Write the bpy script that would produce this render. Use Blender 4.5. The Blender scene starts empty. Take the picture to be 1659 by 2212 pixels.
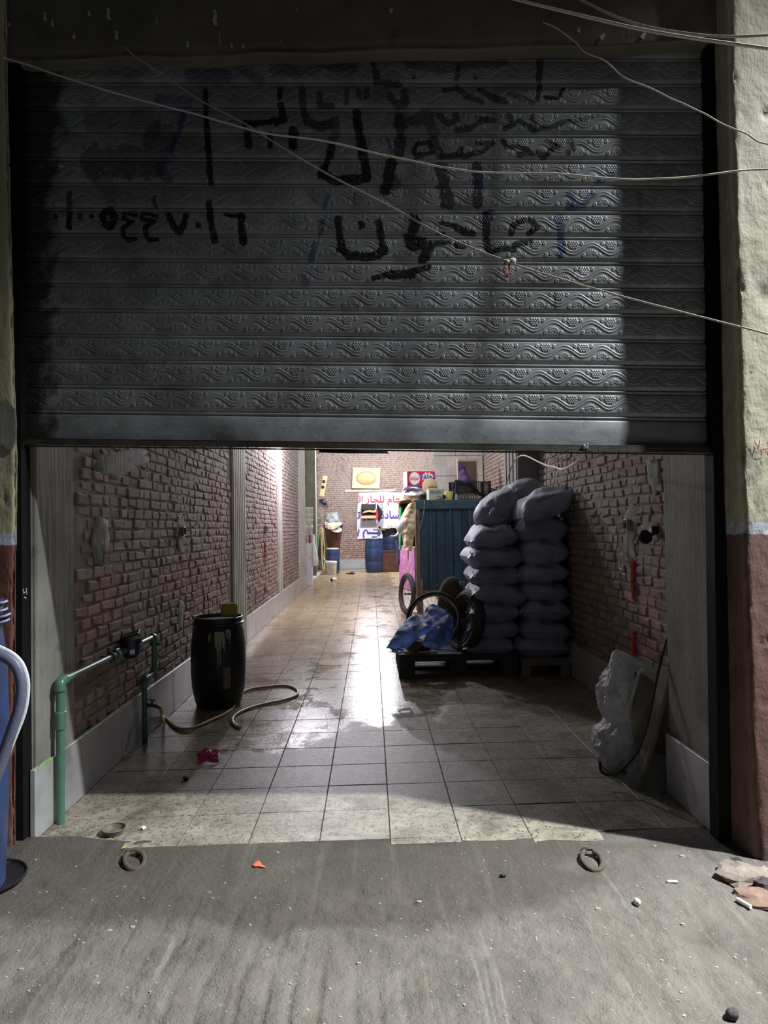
import bpy, math, random
import numpy as np
from mathutils import Vector, Matrix, Euler
rnd = random.Random(7)
rs = np.random.RandomState(3)
S = bpy.context.scene
COL = S.collection
PI = math.pi

# ------------------------------------------------------------------ camera
FPX, CX, CY, CAMZ, ROLL = 1440.0, 829.5, 1106.0, 1.6, 0.015
YAW, PITCH = 0.019426, 0.021926
_F = np.array([math.sin(YAW)*math.cos(PITCH), math.cos(YAW)*math.cos(PITCH), math.sin(PITCH)])
_R0 = np.array([math.cos(YAW), -math.sin(YAW), 0.0]); _U0 = np.cross(_R0, _F)
_R = _R0*math.cos(ROLL) - _U0*math.sin(ROLL); _U = _U0*math.cos(ROLL) + _R0*math.sin(ROLL)
_C = np.array([0, 0, CAMZ])
cd = bpy.data.cameras.new('camera'); cam = bpy.data.objects.new('camera', cd); COL.objects.link(cam)
cd.sensor_fit = 'VERTICAL'; cd.sensor_height = 36.0; cd.lens = 36.0*FPX/2212.0
cd.clip_start = 0.05; cd.clip_end = 200
m3 = Matrix((_R, _U, -_F)).transposed()
cam.matrix_world = Matrix.Translation(_C) @ m3.to_4x4()
S.camera = cam

# ------------------------------------------------------------------ world, lights, exposure
S.view_settings.view_transform = 'Standard'; S.view_settings.look = 'None'
S.view_settings.gamma = 1; S.view_settings.use_curve_mapping = False
S.view_settings.exposure = 0.2
W = bpy.data.worlds.new('night'); S.world = W; W.use_nodes = True
W.node_tree.nodes['Background'].inputs[0].default_value = (.75, .85, 1, 1)
W.node_tree.nodes['Background'].inputs[1].default_value = 0.021


def lamp(name, kind, loc, power, col, **k):
    d = bpy.data.lights.new(name, kind); d.energy = power; d.color = col
    for a, b in k.items(): setattr(d, a, b)
    o = bpy.data.objects.new(name, d); o.location = loc; COL.objects.link(o); return o


def aim(o, t):
    o.rotation_euler = (Vector(t)-Vector(o.location)).to_track_quat('-Z', 'Y').to_euler()


# street lamp on the house to the right, high above the lane
sl = lamp('street_lamp_light', 'SPOT', (4.95, 1.6, 7.2), 10000, (.95, .98, 1), shadow_soft_size=.09,
          spot_size=math.radians(92), spot_blend=1.0)
aim(sl, (1.7, -0.8, 0.0))
# shop lamps under the ceiling; the last one is an added fill
lamp('bulb_and_fill_light', 'POINT', (.36, 10.3, 4.3), 150, (.9, .9, 1), shadow_soft_size=.09)
lamp('bulb_and_fill_light', 'POINT', (-1.2, 12.6, 3.4), 360, (.93, .88, 1), shadow_soft_size=.09)
lamp('bulb_and_fill_light', 'POINT', (.02, 22.2, 4.35), 640, (.93, .92, 1), shadow_soft_size=.08)
lamp('bulb_and_fill_light', 'POINT', (1.5, 22.4, 4.3), 260, (.95, .93, 1), shadow_soft_size=.08)  # added fill to brighten the back wall without a floor streak


# ------------------------------------------------------------------ pixel -> point on a real surface
def ray(px, py): return _F + _R*((px-CX)/FPX) - _U*((py-CY)/FPX)
def PZ(px, py, z=0.0): d = ray(px, py); return Vector(_C + d*((z-CAMZ)/d[2]))
def PY(px, py, y): d = ray(px, py); return Vector(_C + d*(y/d[1]))
def PX(px, py, x): d = ray(px, py); return Vector(_C + d*(x/d[0]))
def proj(p):
    d = np.array(p, float)-_C; z = d @ _F
    return CX+FPX*(d @ _R)/z, CY-FPX*(d @ _U)/z
FS = -0.0377                                   # the shop front runs slightly askew
def fy(x, off=0.0): return 3.431 + FS*x + off
def PF(px, py, off=0.0):                        # point on the shop-front plane
    d = ray(px, py); t = (3.431+off)/(d[1]-FS*d[0]); return Vector(_C + d*t)


# ------------------------------------------------------------------ numpy noise
def vnoise(shape, cells, seed):
    r = np.random.RandomState(seed); cy, cx = cells
    g = r.rand(cy+3, cx+3)
    y = np.linspace(0, cy, shape[0]); x = np.linspace(0, cx, shape[1])
    yi = y.astype(int); xi = x.astype(int); fy_ = y-yi; fx_ = x-xi
    fy_ = (fy_*fy_*(3-2*fy_))[:, None]; fx_ = (fx_*fx_*(3-2*fx_))[None, :]
    a = g[np.ix_(yi, xi)]; b = g[np.ix_(yi, xi+1)]; c = g[np.ix_(yi+1, xi)]; d = g[np.ix_(yi+1, xi+1)]
    return (a*(1-fx_)+b*fx_)*(1-fy_)+(c*(1-fx_)+d*fx_)*fy_ - .5
def fbm(shape, cells, seed, octv=4, gain=.5):
    o = np.zeros(shape); a = 1.0
    for i in range(octv):
        o += a*vnoise(shape, (max(1, int(cells[0]*2**i)), max(1, int(cells[1]*2**i))), seed+i*17); a *= gain
    return o
_n3 = np.random.RandomState(11).rand(32, 32, 32)
def n3(p, s=1.0, o=0.0):                        # smooth 3-d value noise, -.5 .. .5
    x, y, z = p[0]*s+o+100, p[1]*s+o*1.7+100, p[2]*s+o*.6+100
    i, j, k = int(math.floor(x)), int(math.floor(y)), int(math.floor(z)); x -= i; y -= j; z -= k
    x = x*x*(3-2*x); y = y*y*(3-2*y); z = z*z*(3-2*z); g = _n3; t = 0.0
    for a in (0, 1):
        for b in (0, 1):
            for c in (0, 1):
                t += g[(i+a) % 32, (j+b) % 32, (k+c) % 32]*(x if a else 1-x)*(y if b else 1-y)*(z if c else 1-z)
    return t-.5
def sstep(a, b, x): t = np.clip((x-a)/(b-a), 0, 1); return t*t*(3-2*t)


# ------------------------------------------------------------------ mesh builder
class MB:
    def __init__(s): s.v = []; s.f = []
    def add(s, vs, fs):
        n = len(s.v); s.v += [tuple(p) for p in vs]; s.f += [tuple(i+n for i in f) for f in fs]; return s
    def box(s, c, d, rot=None, b=0.0):
        hx, hy, hz = d[0]/2, d[1]/2, d[2]/2
        b = min(b, hx*.9, hy*.9, hz*.9)
        vs = []; c = Vector(c)
        if b <= 0:
            for z in (-hz, hz):
                for y in (-hy, hy):
                    for x in (-hx, hx): vs.append(Vector((x, y, z)))
            fs = [(0, 2, 3, 1), (4, 5, 7, 6), (0, 1, 5, 4), (2, 6, 7, 3), (0, 4, 6, 2), (1, 3, 7, 5)]
        else:
            idx = {}
            for sx in (-1, 1):
                for sy in (-1, 1):
                    for sz in (-1, 1):
                        for ax in range(3):
                            p = [sx*(hx-b), sy*(hy-b), sz*(hz-b)]; p[ax] += (sx, sy, sz)[ax]*b
                            idx[(sx, sy, sz, ax)] = len(vs); vs.append(Vector(p))
            fs = []
            for ax in range(3):
                o = [i for i in range(3) if i != ax]
                for sg in (-1, 1):
                    q = []
                    for a_, b_ in ((-1, -1), (1, -1), (1, 1), (-1, 1)):
                        k = [0, 0, 0]; k[ax] = sg; k[o[0]] = a_; k[o[1]] = b_; q.append(idx[(*k, ax)])
                    fs.append(tuple(q))
            for ax in range(3):
                o = [i for i in range(3) if i != ax]
                for a_ in (-1, 1):
                    for b_ in (-1, 1):
                        q = []
                        for sg, w in ((-1, o[0]), (1, o[0]), (1, o[1]), (-1, o[1])):
                            k = [0, 0, 0]; k[ax] = sg; k[o[0]] = a_; k[o[1]] = b_; q.append(idx[(*k, w)])
                        fs.append(tuple(q))
            for sx in (-1, 1):
                for sy in (-1, 1):
                    for sz in (-1, 1): fs.append(tuple(idx[(sx, sy, sz, a)] for a in range(3)))
        if rot is not None:
            R = rot if isinstance(rot, Matrix) else Euler(rot).to_matrix()
            vs = [R @ v for v in vs]
        return s.add([v+c for v in vs], fs)
    def beam(s, a, b_, w, h, up=(0, 0, 1), bev=0.0):  # box from a to b
        a, b_ = Vector(a), Vector(b_); z = (b_-a); L = z.length; z.normalize()
        x = Vector(up).cross(z)
        if x.length < 1e-4: x = Vector((1, 0, 0)).cross(z)
        x.normalize(); y = z.cross(x)
        R = Matrix((x, y, z)).transposed()
        return s.box((a+b_)/2, (w, h, L), R, bev)
    def tube(s, pts, r, n=8, closed=False, flat=1.0):
        pts = [Vector(p) for p in pts]; m = len(pts)
        rr = r if isinstance(r, (list, tuple)) else [r]*m
        t = []
        for i in range(m):
            a = pts[(i-1) % m] if (closed or i) else pts[0]
            b = pts[(i+1) % m] if (closed or i < m-1) else pts[-1]
            t.append((b-a).normalized())
        u = t[0].orthogonal().normalized(); vs = []
        for i in range(m):
            u = (u-t[i]*u.dot(t[i])).normalized(); w = t[i].cross(u)
            for k in range(n):
                a = 2*PI*k/n; vs.append(pts[i]+(u*math.cos(a)+w*math.sin(a)*flat)*rr[i])
        fs = []
        for i in range(m if closed else m-1):
            j = (i+1) % m
            for k in range(n): fs.append((i*n+k, i*n+(k+1) % n, j*n+(k+1) % n, j*n+k))
        if not closed: fs += [tuple(range(n-1, -1, -1)), tuple(range((m-1)*n, m*n))]
        return s.add(vs, fs)
    def lathe(s, prof, n=24, c=(0, 0, 0), rot=None):
        vs = []; fs = []; m = len(prof); c = Vector(c)
        R = None if rot is None else (rot if isinstance(rot, Matrix) else Euler(rot).to_matrix())
        for r, z in prof:
            for k in range(n):
                a = 2*PI*k/n; p = Vector((r*math.cos(a), r*math.sin(a), z))
                vs.append((R @ p if R else p)+c)
        for i in range(m-1):
            for k in range(n): fs.append((i*n+k, i*n+(k+1) % n, (i+1)*n+(k+1) % n, (i+1)*n+k))
        if prof[0][0] > 1e-6: fs.append(tuple(range(n-1, -1, -1)))
        if prof[-1][0] > 1e-6: fs.append(tuple(range((m-1)*n, m*n)))
        return s.add(vs, fs)
    def grid(s, nu, nv, fn, cu=False, cv=False):     # fn(u, v) with u, v in 0..1
        vs = [fn(i/(nu if cu else nu-1), j/(nv if cv else nv-1)) for j in range(nv) for i in range(nu)]; fs = []
        for j in range(nv if cv else nv-1):
            for i in range(nu if cu else nu-1):
                a, b = i, (i+1) % nu; c, d = j, (j+1) % nv
                fs.append((c*nu+a, c*nu+b, d*nu+b, d*nu+a))
        return s.add(vs, fs)
    def prism(s, poly, o, ax, ay, ext):               # polygon in plane (o, ax, ay) pushed by ext
        o, ax, ay, ext = map(Vector, (o, ax, ay, ext)); n = len(poly)
        a = [o+ax*p[0]+ay*p[1] for p in poly]; vs = a+[p+ext for p in a]
        fs = [tuple(range(n-1, -1, -1)), tuple(range(n, 2*n))]+[(i, (i+1) % n, n+(i+1) % n, n+i) for i in range(n)]
        return s.add(vs, fs)
    def blob(s, c, r, amp=.2, fr=3.0, seed=0, nu=20, nv=14, rot=None):
        c = Vector(c); R = Euler(rot).to_matrix() if rot else None
        def fn(u, v):
            a, b = 2*PI*u, PI*(v-.5); p = Vector((math.cos(a)*math.cos(b), math.sin(a)*math.cos(b), math.sin(b)))
            k = 1+amp*n3(p, fr, seed)+amp*.5*n3(p, fr*2.2, seed+5)
            p = Vector((p.x*r[0]*k, p.y*r[1]*k, p.z*r[2]*k))
            return (R @ p if R else p)+c
        return s.grid(nu, nv, fn, cu=True)


def sheet(ctrl, nu=36, nv=36, amp=.01, fr=9.0, seed=0, nrm=(0, -1, 0), crease=1.0):
    """crumpled cloth or film: smooth surface through a net of points, folded along noise creases"""
    rows, cols = len(ctrl), len(ctrl[0])
    def cr(p0, p1, p2, p3, t):
        return .5*((2*p1)+(p2-p0)*t+(2*p0-5*p1+4*p2-p3)*t*t+(3*p1-p0-3*p2+p3)*t**3)
    def line(ps, t):
        n = len(ps)-1; x = min(t*n, n-1e-6); i = int(x); g = lambda k: ps[max(0, min(n, k))]
        return cr(g(i-1), g(i), g(i+1), g(i+2), x-i)
    nrm = Vector(nrm).normalized()
    def fn(u, v):
        p = line([line([Vector(q) for q in row], u) for row in ctrl], v)
        d = (abs(n3(p, fr, seed))*2-.5)*crease+n3(p, fr*2.3, seed+3)*.7
        return p+nrm*(d*amp)+Vector((n3(p, fr, seed+9), 0, n3(p, fr, seed+4)))*amp*.6
    return MB().grid(nu, nv, fn)


def wm(o):
    return o.matrix_basis if o.parent is None else wm(o.parent) @ o.matrix_parent_inverse @ o.matrix_basis
def parent_to(o, p):
    o.parent = p; o.matrix_parent_inverse = wm(p).inverted()
def mesh_of(name, mb, mat, smooth):
    me = bpy.data.meshes.new(name); me.from_pydata(mb.v, [], mb.f); me.update()
    if mat is not None: me.materials.append(mat)
    if smooth:
        me.polygons.foreach_set('use_smooth', [True]*len(me.polygons)); me.set_sharp_from_angle(angle=smooth if smooth is not True else .75)
    return me
def obj(name, mb, mat, parent=None, smooth=False, label=None, cat=None, group=None, kind=None, solid=0.0, base=True):
    """link a builder as ONE mesh object; builder coordinates are world coordinates"""
    a = np.array(mb.v); lo, hi = a.min(0), a.max(0)
    o0 = Vector(((lo[0]+hi[0])/2, (lo[1]+hi[1])/2, lo[2] if base else (lo[2]+hi[2])/2))
    mb.v = [tuple(r) for r in (a-np.array(o0))]
    o = bpy.data.objects.new(name, mesh_of(name, mb, mat, smooth)); COL.objects.link(o); o.location = o0
    if parent: parent_to(o, parent)
    if solid:
        md = o.modifiers.new('thickness', 'SOLIDIFY'); md.thickness = solid; md.offset = 0
    tag(o, label, cat, group, kind); return o
def tag(o, label=None, cat=None, group=None, kind=None):
    if label: o['label'] = label
    if cat: o['category'] = cat
    if group: o['group'] = group
    if kind: o['kind'] = kind
    return o
def thing(name, loc, label, cat, group=None, rz=0.0):
    o = bpy.data.objects.new(name, None); COL.objects.link(o); o.location = loc; o.rotation_euler = (0, 0, rz)
    o.empty_display_size = .1
    return tag(o, label, cat, group)
def big(name, V, F, mat, parent=None, smooth=True, kind=None):     # numpy mesh, quads
    me = bpy.data.meshes.new(name); me.vertices.add(len(V)); me.vertices.foreach_set('co', V.astype(np.float32).ravel())
    me.loops.add(F.size); me.loops.foreach_set('vertex_index', F.astype(np.int32).ravel())
    me.polygons.add(len(F)); me.polygons.foreach_set('loop_start', np.arange(0, F.size, 4, dtype=np.int32))
    me.update(calc_edges=True); me.validate()
    if smooth: me.polygons.foreach_set('use_smooth', [True]*len(me.polygons))
    me.materials.append(mat); return me
def gridF(nu, nv):
    i = np.arange(nu-1)[None, :]+np.arange(nv-1)[:, None]*nu
    return np.stack([i, i+1, i+nu+1, i+nu], -1).reshape(-1, 4)
def copy_tree(o, par=None):
    c = o.copy(); COL.objects.link(c)
    if par: c.parent = par
    for ch in [x for x in bpy.data.objects if x.parent == o]: copy_tree(ch, c)
    return c
def link_mesh(name, me, loc, parent, rot=None, scale=None, kind=None):
    o = bpy.data.objects.new(name, me); COL.objects.link(o); o.location = loc
    if rot: o.rotation_euler = rot
    if scale: o.scale = scale
    if parent: parent_to(o, parent)
    if kind: o['kind'] = kind
    return o
def ribbon(mb, pts, w, n):                            # flat painted stroke on a surface with normal n
    pts = [Vector(p) for p in pts]; n = Vector(n); vs = []
    for i, p in enumerate(pts):
        d = (pts[min(i+1, len(pts)-1)]-pts[max(i-1, 0)]).normalized(); s = d.cross(n).normalized()*w/2
        vs += [p+s, p-s]
    mb.add(vs, [(2*i, 2*i+1, 2*i+3, 2*i+2) for i in range(len(pts)-1)]); return mb


# ------------------------------------------------------------------ materials
class N:
    def __init__(s, name):
        s.m = bpy.data.materials.new(name); s.m.use_nodes = True; s.t = s.m.node_tree; s.L = s.t.links
        s.p = s.t.nodes['Principled BSDF']
    def n(s, ty, **k):
        x = s.t.nodes.new(ty)
        for a, b in k.items(): setattr(x, a, b)
        return x
    def put(s, sock, v):
        if isinstance(v, bpy.types.NodeSocket): s.L.new(v, sock)
        elif isinstance(v, (tuple, list)) and len(v) == 3 and sock.type == 'RGBA': sock.default_value = (*v, 1)
        else: sock.default_value = v
    def pos(s): return s.n('ShaderNodeNewGeometry').outputs['Position']
    def ob(s, o=None):
        x = s.n('ShaderNodeTexCoord'); x.object = o; return x.outputs['Object']
    def mp(s, v, sc=(1, 1, 1), loc=(0, 0, 0)):
        x = s.n('ShaderNodeMapping'); s.put(x.inputs[0], v); x.inputs['Scale'].default_value = sc; x.inputs['Location'].default_value = loc
        return x.outputs[0]
    def noise(s, v, sc, det=4, ro=.55, dist=0):
        x = s.n('ShaderNodeTexNoise'); s.put(x.inputs['Vector'], v); x.inputs['Scale'].default_value = sc
        x.inputs['Detail'].default_value = det; x.inputs['Roughness'].default_value = ro; x.inputs['Distortion'].default_value = dist
        return x.outputs[0]
    def vor(s, v, sc, feat='F1', out='Distance'):
        x = s.n('ShaderNodeTexVoronoi', feature=feat); s.put(x.inputs['Vector'], v); x.inputs['Scale'].default_value = sc; return x.outputs[out]
    def ramp(s, f, *st):
        x = s.n('ShaderNodeValToRGB'); s.put(x.inputs[0], f); e = x.color_ramp.elements
        while len(e) < len(st): e.new(.5)
        for el, (p, c) in zip(e, st): el.position = p; el.color = (*c, 1) if isinstance(c, tuple) else (c, c, c, 1)
        return x.outputs[0]
    def step(s, f, a, b):
        x = s.n('ShaderNodeMapRange', interpolation_type='SMOOTHSTEP'); s.put(x.inputs[0], f)
        x.inputs[1].default_value = a; x.inputs[2].default_value = b; return x.outputs[0]
    def mix(s, f, a, b, mode='MIX'):
        x = s.n('ShaderNodeMix', data_type='RGBA', blend_type=mode); s.put(x.inputs[0], f); s.put(x.inputs[6], a); s.put(x.inputs[7], b); return x.outputs[2]
    def ma(s, op, a, b=0.0):
        x = s.n('ShaderNodeMath', operation=op); s.put(x.inputs[0], a); s.put(x.inputs[1], b); return x.outputs[0]
    def xyz(s, v):
        x = s.n('ShaderNodeSeparateXYZ'); s.put(x.inputs[0], v); return x.outputs
    def rand(s): return s.n('ShaderNodeObjectInfo').outputs['Random']
    def bump(s, h, st=.3, d=.01, nr=None):
        x = s.n('ShaderNodeBump'); s.put(x.inputs['Height'], h); x.inputs['Strength'].default_value = st; x.inputs['Distance'].default_value = d
        if nr is not None: s.L.new(nr, x.inputs['Normal'])
        return x.outputs[0]
    def out(s, col=None, rough=None, nrm=None, **k):
        if col is not None: s.put(s.p.inputs['Base Color'], col)
        if rough is not None: s.put(s.p.inputs['Roughness'], rough)
        if nrm is not None: s.L.new(nrm, s.p.inputs['Normal'])
        for a, b in k.items(): s.put(s.p.inputs[a.replace('_', ' ')], b)
        return s.m


def lin(r, g=None, b=None):
    c = (r, g, b) if g is not None else (r, r, r)
    return tuple((x/255/12.92 if x/255 <= .04045 else ((x/255+.055)/1.055)**2.4) for x in c)
def mat(name, col, rough=.6, var=.25, sc=6, bump=.15, bsc=60, dirt=None, rv=0.0, **k):
    """plain surface with tonal variation, fine relief and optional dirt (colour, amount, scale)"""
    a = N(name); p = a.pos()
    f = a.noise(p, sc, 5)
    dk = tuple(c*(1-var) for c in col); lt = tuple(min(1, c*(1+var)) for c in col)
    c = a.ramp(f, (.3, dk), (.7, lt))
    if dirt:
        c = a.mix(a.ma('MULTIPLY', a.step(a.noise(p, dirt[2], 6, .65), .45, .7), dirt[1]), c, dirt[0])
    if rv: c = a.mix(1.0, c, a.ramp(a.rand(), (0, 1-rv), (1, 1+rv)), 'MULTIPLY')
    nb = a.bump(a.noise(p, bsc, 4), bump, .01) if bump else None
    return a.out(c, rough, nb, **k)


def m_concrete(name, c1, c2, streak=True):
    a = N(name); p = a.pos()
    f = a.noise(p, 2.2, 7, .6); st = a.noise(a.mp(p, (14, 14, .7)), 1.0, 4)
    g = a.noise(p, 40, 3)
    c = a.ramp(f, (.3, c1), (.7, c2))
    if streak: c = a.mix(a.ma('MULTIPLY', a.step(st, .46, .72), .22), c, tuple(min(1, x*1.3) for x in c2))
    c = a.mix(a.ma('MULTIPLY', a.step(a.noise(p, 5, 6, .7), .55, .72), .55), c, tuple(x*.45 for x in c1))
    h = a.ma('ADD', a.ma('MULTIPLY', g, .4), a.noise(a.mp(p, (30, 30, 2)), 1.0, 3))
    return a.out(c, .85, a.bump(h, .35, .012))


def m_brick():
    a = N('red_brick'); p = a.pos(); r = a.rand()
    f = a.noise(p, 9, 5, .6)
    br = a.ramp(f, (.28, lin(116, 94, 88)), (.5, lin(150, 123, 115)), (.75, lin(170, 146, 138)))
    br = a.mix(1.0, br, a.ramp(r, (0, .7), (.5, .95), (1, 1.2)), 'MULTIPLY')
    # mortar smeared over the faces, heavier high on the wall
    z = a.xyz(p)[2]
    sm = a.noise(a.mp(p, (1.0, 1.0, 1.0)), 1.1, 3, .6)
    fin = a.noise(a.mp(p, (8, 8, 16)), 1.6, 5, .65, .6)
    k = a.ma('ADD', a.ma('MULTIPLY', sm, .75), a.ma('MULTIPLY', fin, .55))
    k = a.ma('ADD', k, a.ma('MULTIPLY', a.step(z, .6, 2.4), .16))
    c = a.mix(a.ma('MULTIPLY', a.step(k, .62, .84), .85), br, lin(146, 136, 126))
    c = a.mix(a.ma('MULTIPLY', a.step(a.noise(p, 1.7, 5, .6), .56, .72), .5), c, lin(66, 58, 52))
    h = a.ma('ADD', fin, a.ma('MULTIPLY', a.noise(p, 70, 3), .4))
    return a.out(c, .9, a.bump(h, .45, .012))


def m_pillar(name, cream, red):
    a = N(name); p = a.pos(); z = a.xyz(p)[2]
    w = a.ma('MULTIPLY', a.ma('SUBTRACT', a.noise(p, 18, 3), .5), .03)
    zz = a.ma('ADD', z, w)
    n1 = a.noise(p, 4, 6, .6); n2 = a.noise(p, 30, 4)
    cr = a.ramp(n1, (.3, tuple(x*.82 for x in cream)), (.7, cream))
    rd = a.ramp(n1, (.3, tuple(x*.7 for x in red)), (.7, tuple(x*1.15 for x in red)))
    chip = a.step(a.noise(a.mp(p, (1, 1, .8)), 14, 5, .6), .60, .66)
    rd = a.mix(a.ma('MULTIPLY', chip, .6), rd, lin(116, 84, 70))
    wh = a.ramp(n2, (.35, lin(150, 154, 165)), (.65, lin(196, 200, 210)))
    c = a.mix(a.ma('GREATER_THAN', zz, 1.535), rd, wh)
    c = a.mix(a.ma('GREATER_THAN', zz, 1.592), c, cr)
    c = a.mix(a.ma('MULTIPLY', a.step(a.noise(p, 2.1, 6, .65), .6, .68), .6), c, lin(100, 98, 92))
    low = a.step(a.ma('ADD', z, a.ma('MULTIPLY', n1, .25)), .28, .1)
    c = a.mix(a.ma('MULTIPLY', low, .8), c, lin(98, 88, 74))
    h = a.ma('ADD', a.noise(p, 22, 5, .6), a.ma('MULTIPLY', a.noise(a.mp(p, (1, 1, .35)), 80, 3), .6))
    return a.out(c, .7, a.bump(h, .42, .010))


def m_tile():
    a = N('terrazzo_tile'); p = a.pos(); X, Y, Z = a.xyz(p)
    base = a.ramp(a.noise(p, 3.5, 6, .6), (.3, lin(128, 122, 108)), (.7, lin(170, 164, 147)))
    base = a.mix(1.0, base, a.ramp(a.rand(), (0, .86), (1, 1.08)), 'MULTIPLY')
    vc = a.vor(p, 52, 'F1', 'Color'); vd = a.vor(p, 52)
    chip = a.ma('MULTIPLY', a.ma('LESS_THAN', vd, .36), a.ma('GREATER_THAN', a.xyz(vc)[0], .58))
    base = a.mix(a.ma('MULTIPLY', chip, .85), base, a.ramp(a.xyz(vc)[1], (0, lin(40, 38, 34)), (.7, lin(104, 96, 82)), (1, lin(196, 190, 172))))
    base = a.mix(a.ma('MULTIPLY', a.step(a.noise(p, 22, 6, .7), .46, .68), .7), base, lin(82, 75, 62))
    dirt = a.step(a.noise(p, 4, 8, .72), .46, .7)
    base = a.mix(a.ma('MULTIPLY', dirt, .75), base, lin(84, 75, 60))
    spk = a.step(a.noise(p, 48, 4, .7), .60, .68)
    base = a.mix(a.ma('MULTIPLY', spk, .6), base, lin(70, 62, 52))
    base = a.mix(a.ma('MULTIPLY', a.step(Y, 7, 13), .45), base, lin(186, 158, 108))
    rust = a.step(a.noise(a.mp(p, (1.1, .5, 1)), 1.3, 5, .65), .5, .68)
    rust = a.ma('MULTIPLY', rust, a.ma('MULTIPLY', a.step(Y, 6.5, 10), a.step(X, 1.3, -.6)))
    base = a.mix(a.ma('MULTIPLY', rust, .5), base, lin(160, 122, 76))
    # water lies along the middle and left of the passage
    wn = a.noise(a.mp(p, (1.4, 1.0, 1)), 1.6, 6, .62)
    lane = a.ma('MULTIPLY', a.step(a.ma('ADD', Y, a.ma('MULTIPLY', X, -.5)), 4.3, 6.2), a.step(X, 1.15, .25))
    lace = a.noise(p, 7, 6, .65, .8)
    wet = a.step(a.ma('ADD', a.ma('ADD', a.ma('MULTIPLY', lane, .46), a.ma('MULTIPLY', wn, .6)), a.ma('MULTIPLY', a.ma('SUBTRACT', lace, .5), .3)), .52, .60)
    pud = a.ma('MULTIPLY', wet, a.step(a.ma('ADD', wn, a.ma('MULTIPLY', a.ma('SUBTRACT', lace, .5), .5)), .55, .58))
    base = a.mix(a.ma('MULTIPLY', wet, .22), base, a.mix(.5, base, lin(110, 96, 72)))
    r = a.mix(wet, (.48, .48, .48), a.mix(pud, (.24, .24, .24), (.13, .13, .13)))
    rr = a.ma('ADD', a.xyz(r)[0], a.ma('MULTIPLY', a.ma('SUBTRACT', a.noise(p, 30, 4), .5), .16))
    h = a.ma('ADD', a.noise(p, 55, 4, .6), a.ma('MULTIPLY', a.noise(p, 9, 3), .8))
    hb = a.bump(h, .22, .007)
    return a.out(base, rr, hb, Specular_IOR_Level=.42)


def m_ground():
    a = N('rough_concrete_ground'); p = a.pos()
    c = a.ramp(a.noise(p, 1.6, 8, .65), (.3, lin(80, 75, 69)), (.55, lin(106, 101, 94)), (.75, lin(122, 118, 111)))
    c = a.mix(a.ma('MULTIPLY', a.step(a.noise(p, 11, 6, .7), .55, .75), .4), c, lin(84, 74, 62))
    st = a.step(a.noise(p, 44, 3, .7, .6), .66, .70)
    c = a.mix(a.ma('MULTIPLY', st, .55), c, lin(168, 162, 148))
    sk = a.step(a.noise(a.mp(p, (17, 1.0, 1)), 1.0, 5, .6, .4), .55, .72)
    c = a.mix(a.ma('MULTIPLY', sk, .45), c, lin(142, 138, 130))
    c = a.mix(a.ma('MULTIPLY', a.step(a.noise(a.mp(p, (9, 1.4, 1)), 1.0, 5, .65, .5), .54, .70), .5), c, lin(70, 62, 53))
    X, Y, Z = a.xyz(p)
    band = a.ma('MULTIPLY', a.ma('MULTIPLY', a.step(Y, 2.55, 3.0), a.step(X, 1.15, .55)), .30)
    damp = a.step(a.ma('ADD', band, a.noise(a.mp(p, (.5, 1.2, 1)), 1.4, 4)), .52, .72)
    c = a.mix(a.ma('MULTIPLY', damp, .6), c, lin(62, 55, 47))
    h = a.ma('ADD', a.noise(p, 35, 5, .65), a.ma('MULTIPLY', a.noise(p, 120, 3), .35))
    return a.out(c, .88, a.bump(h, .8, .016))


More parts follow.
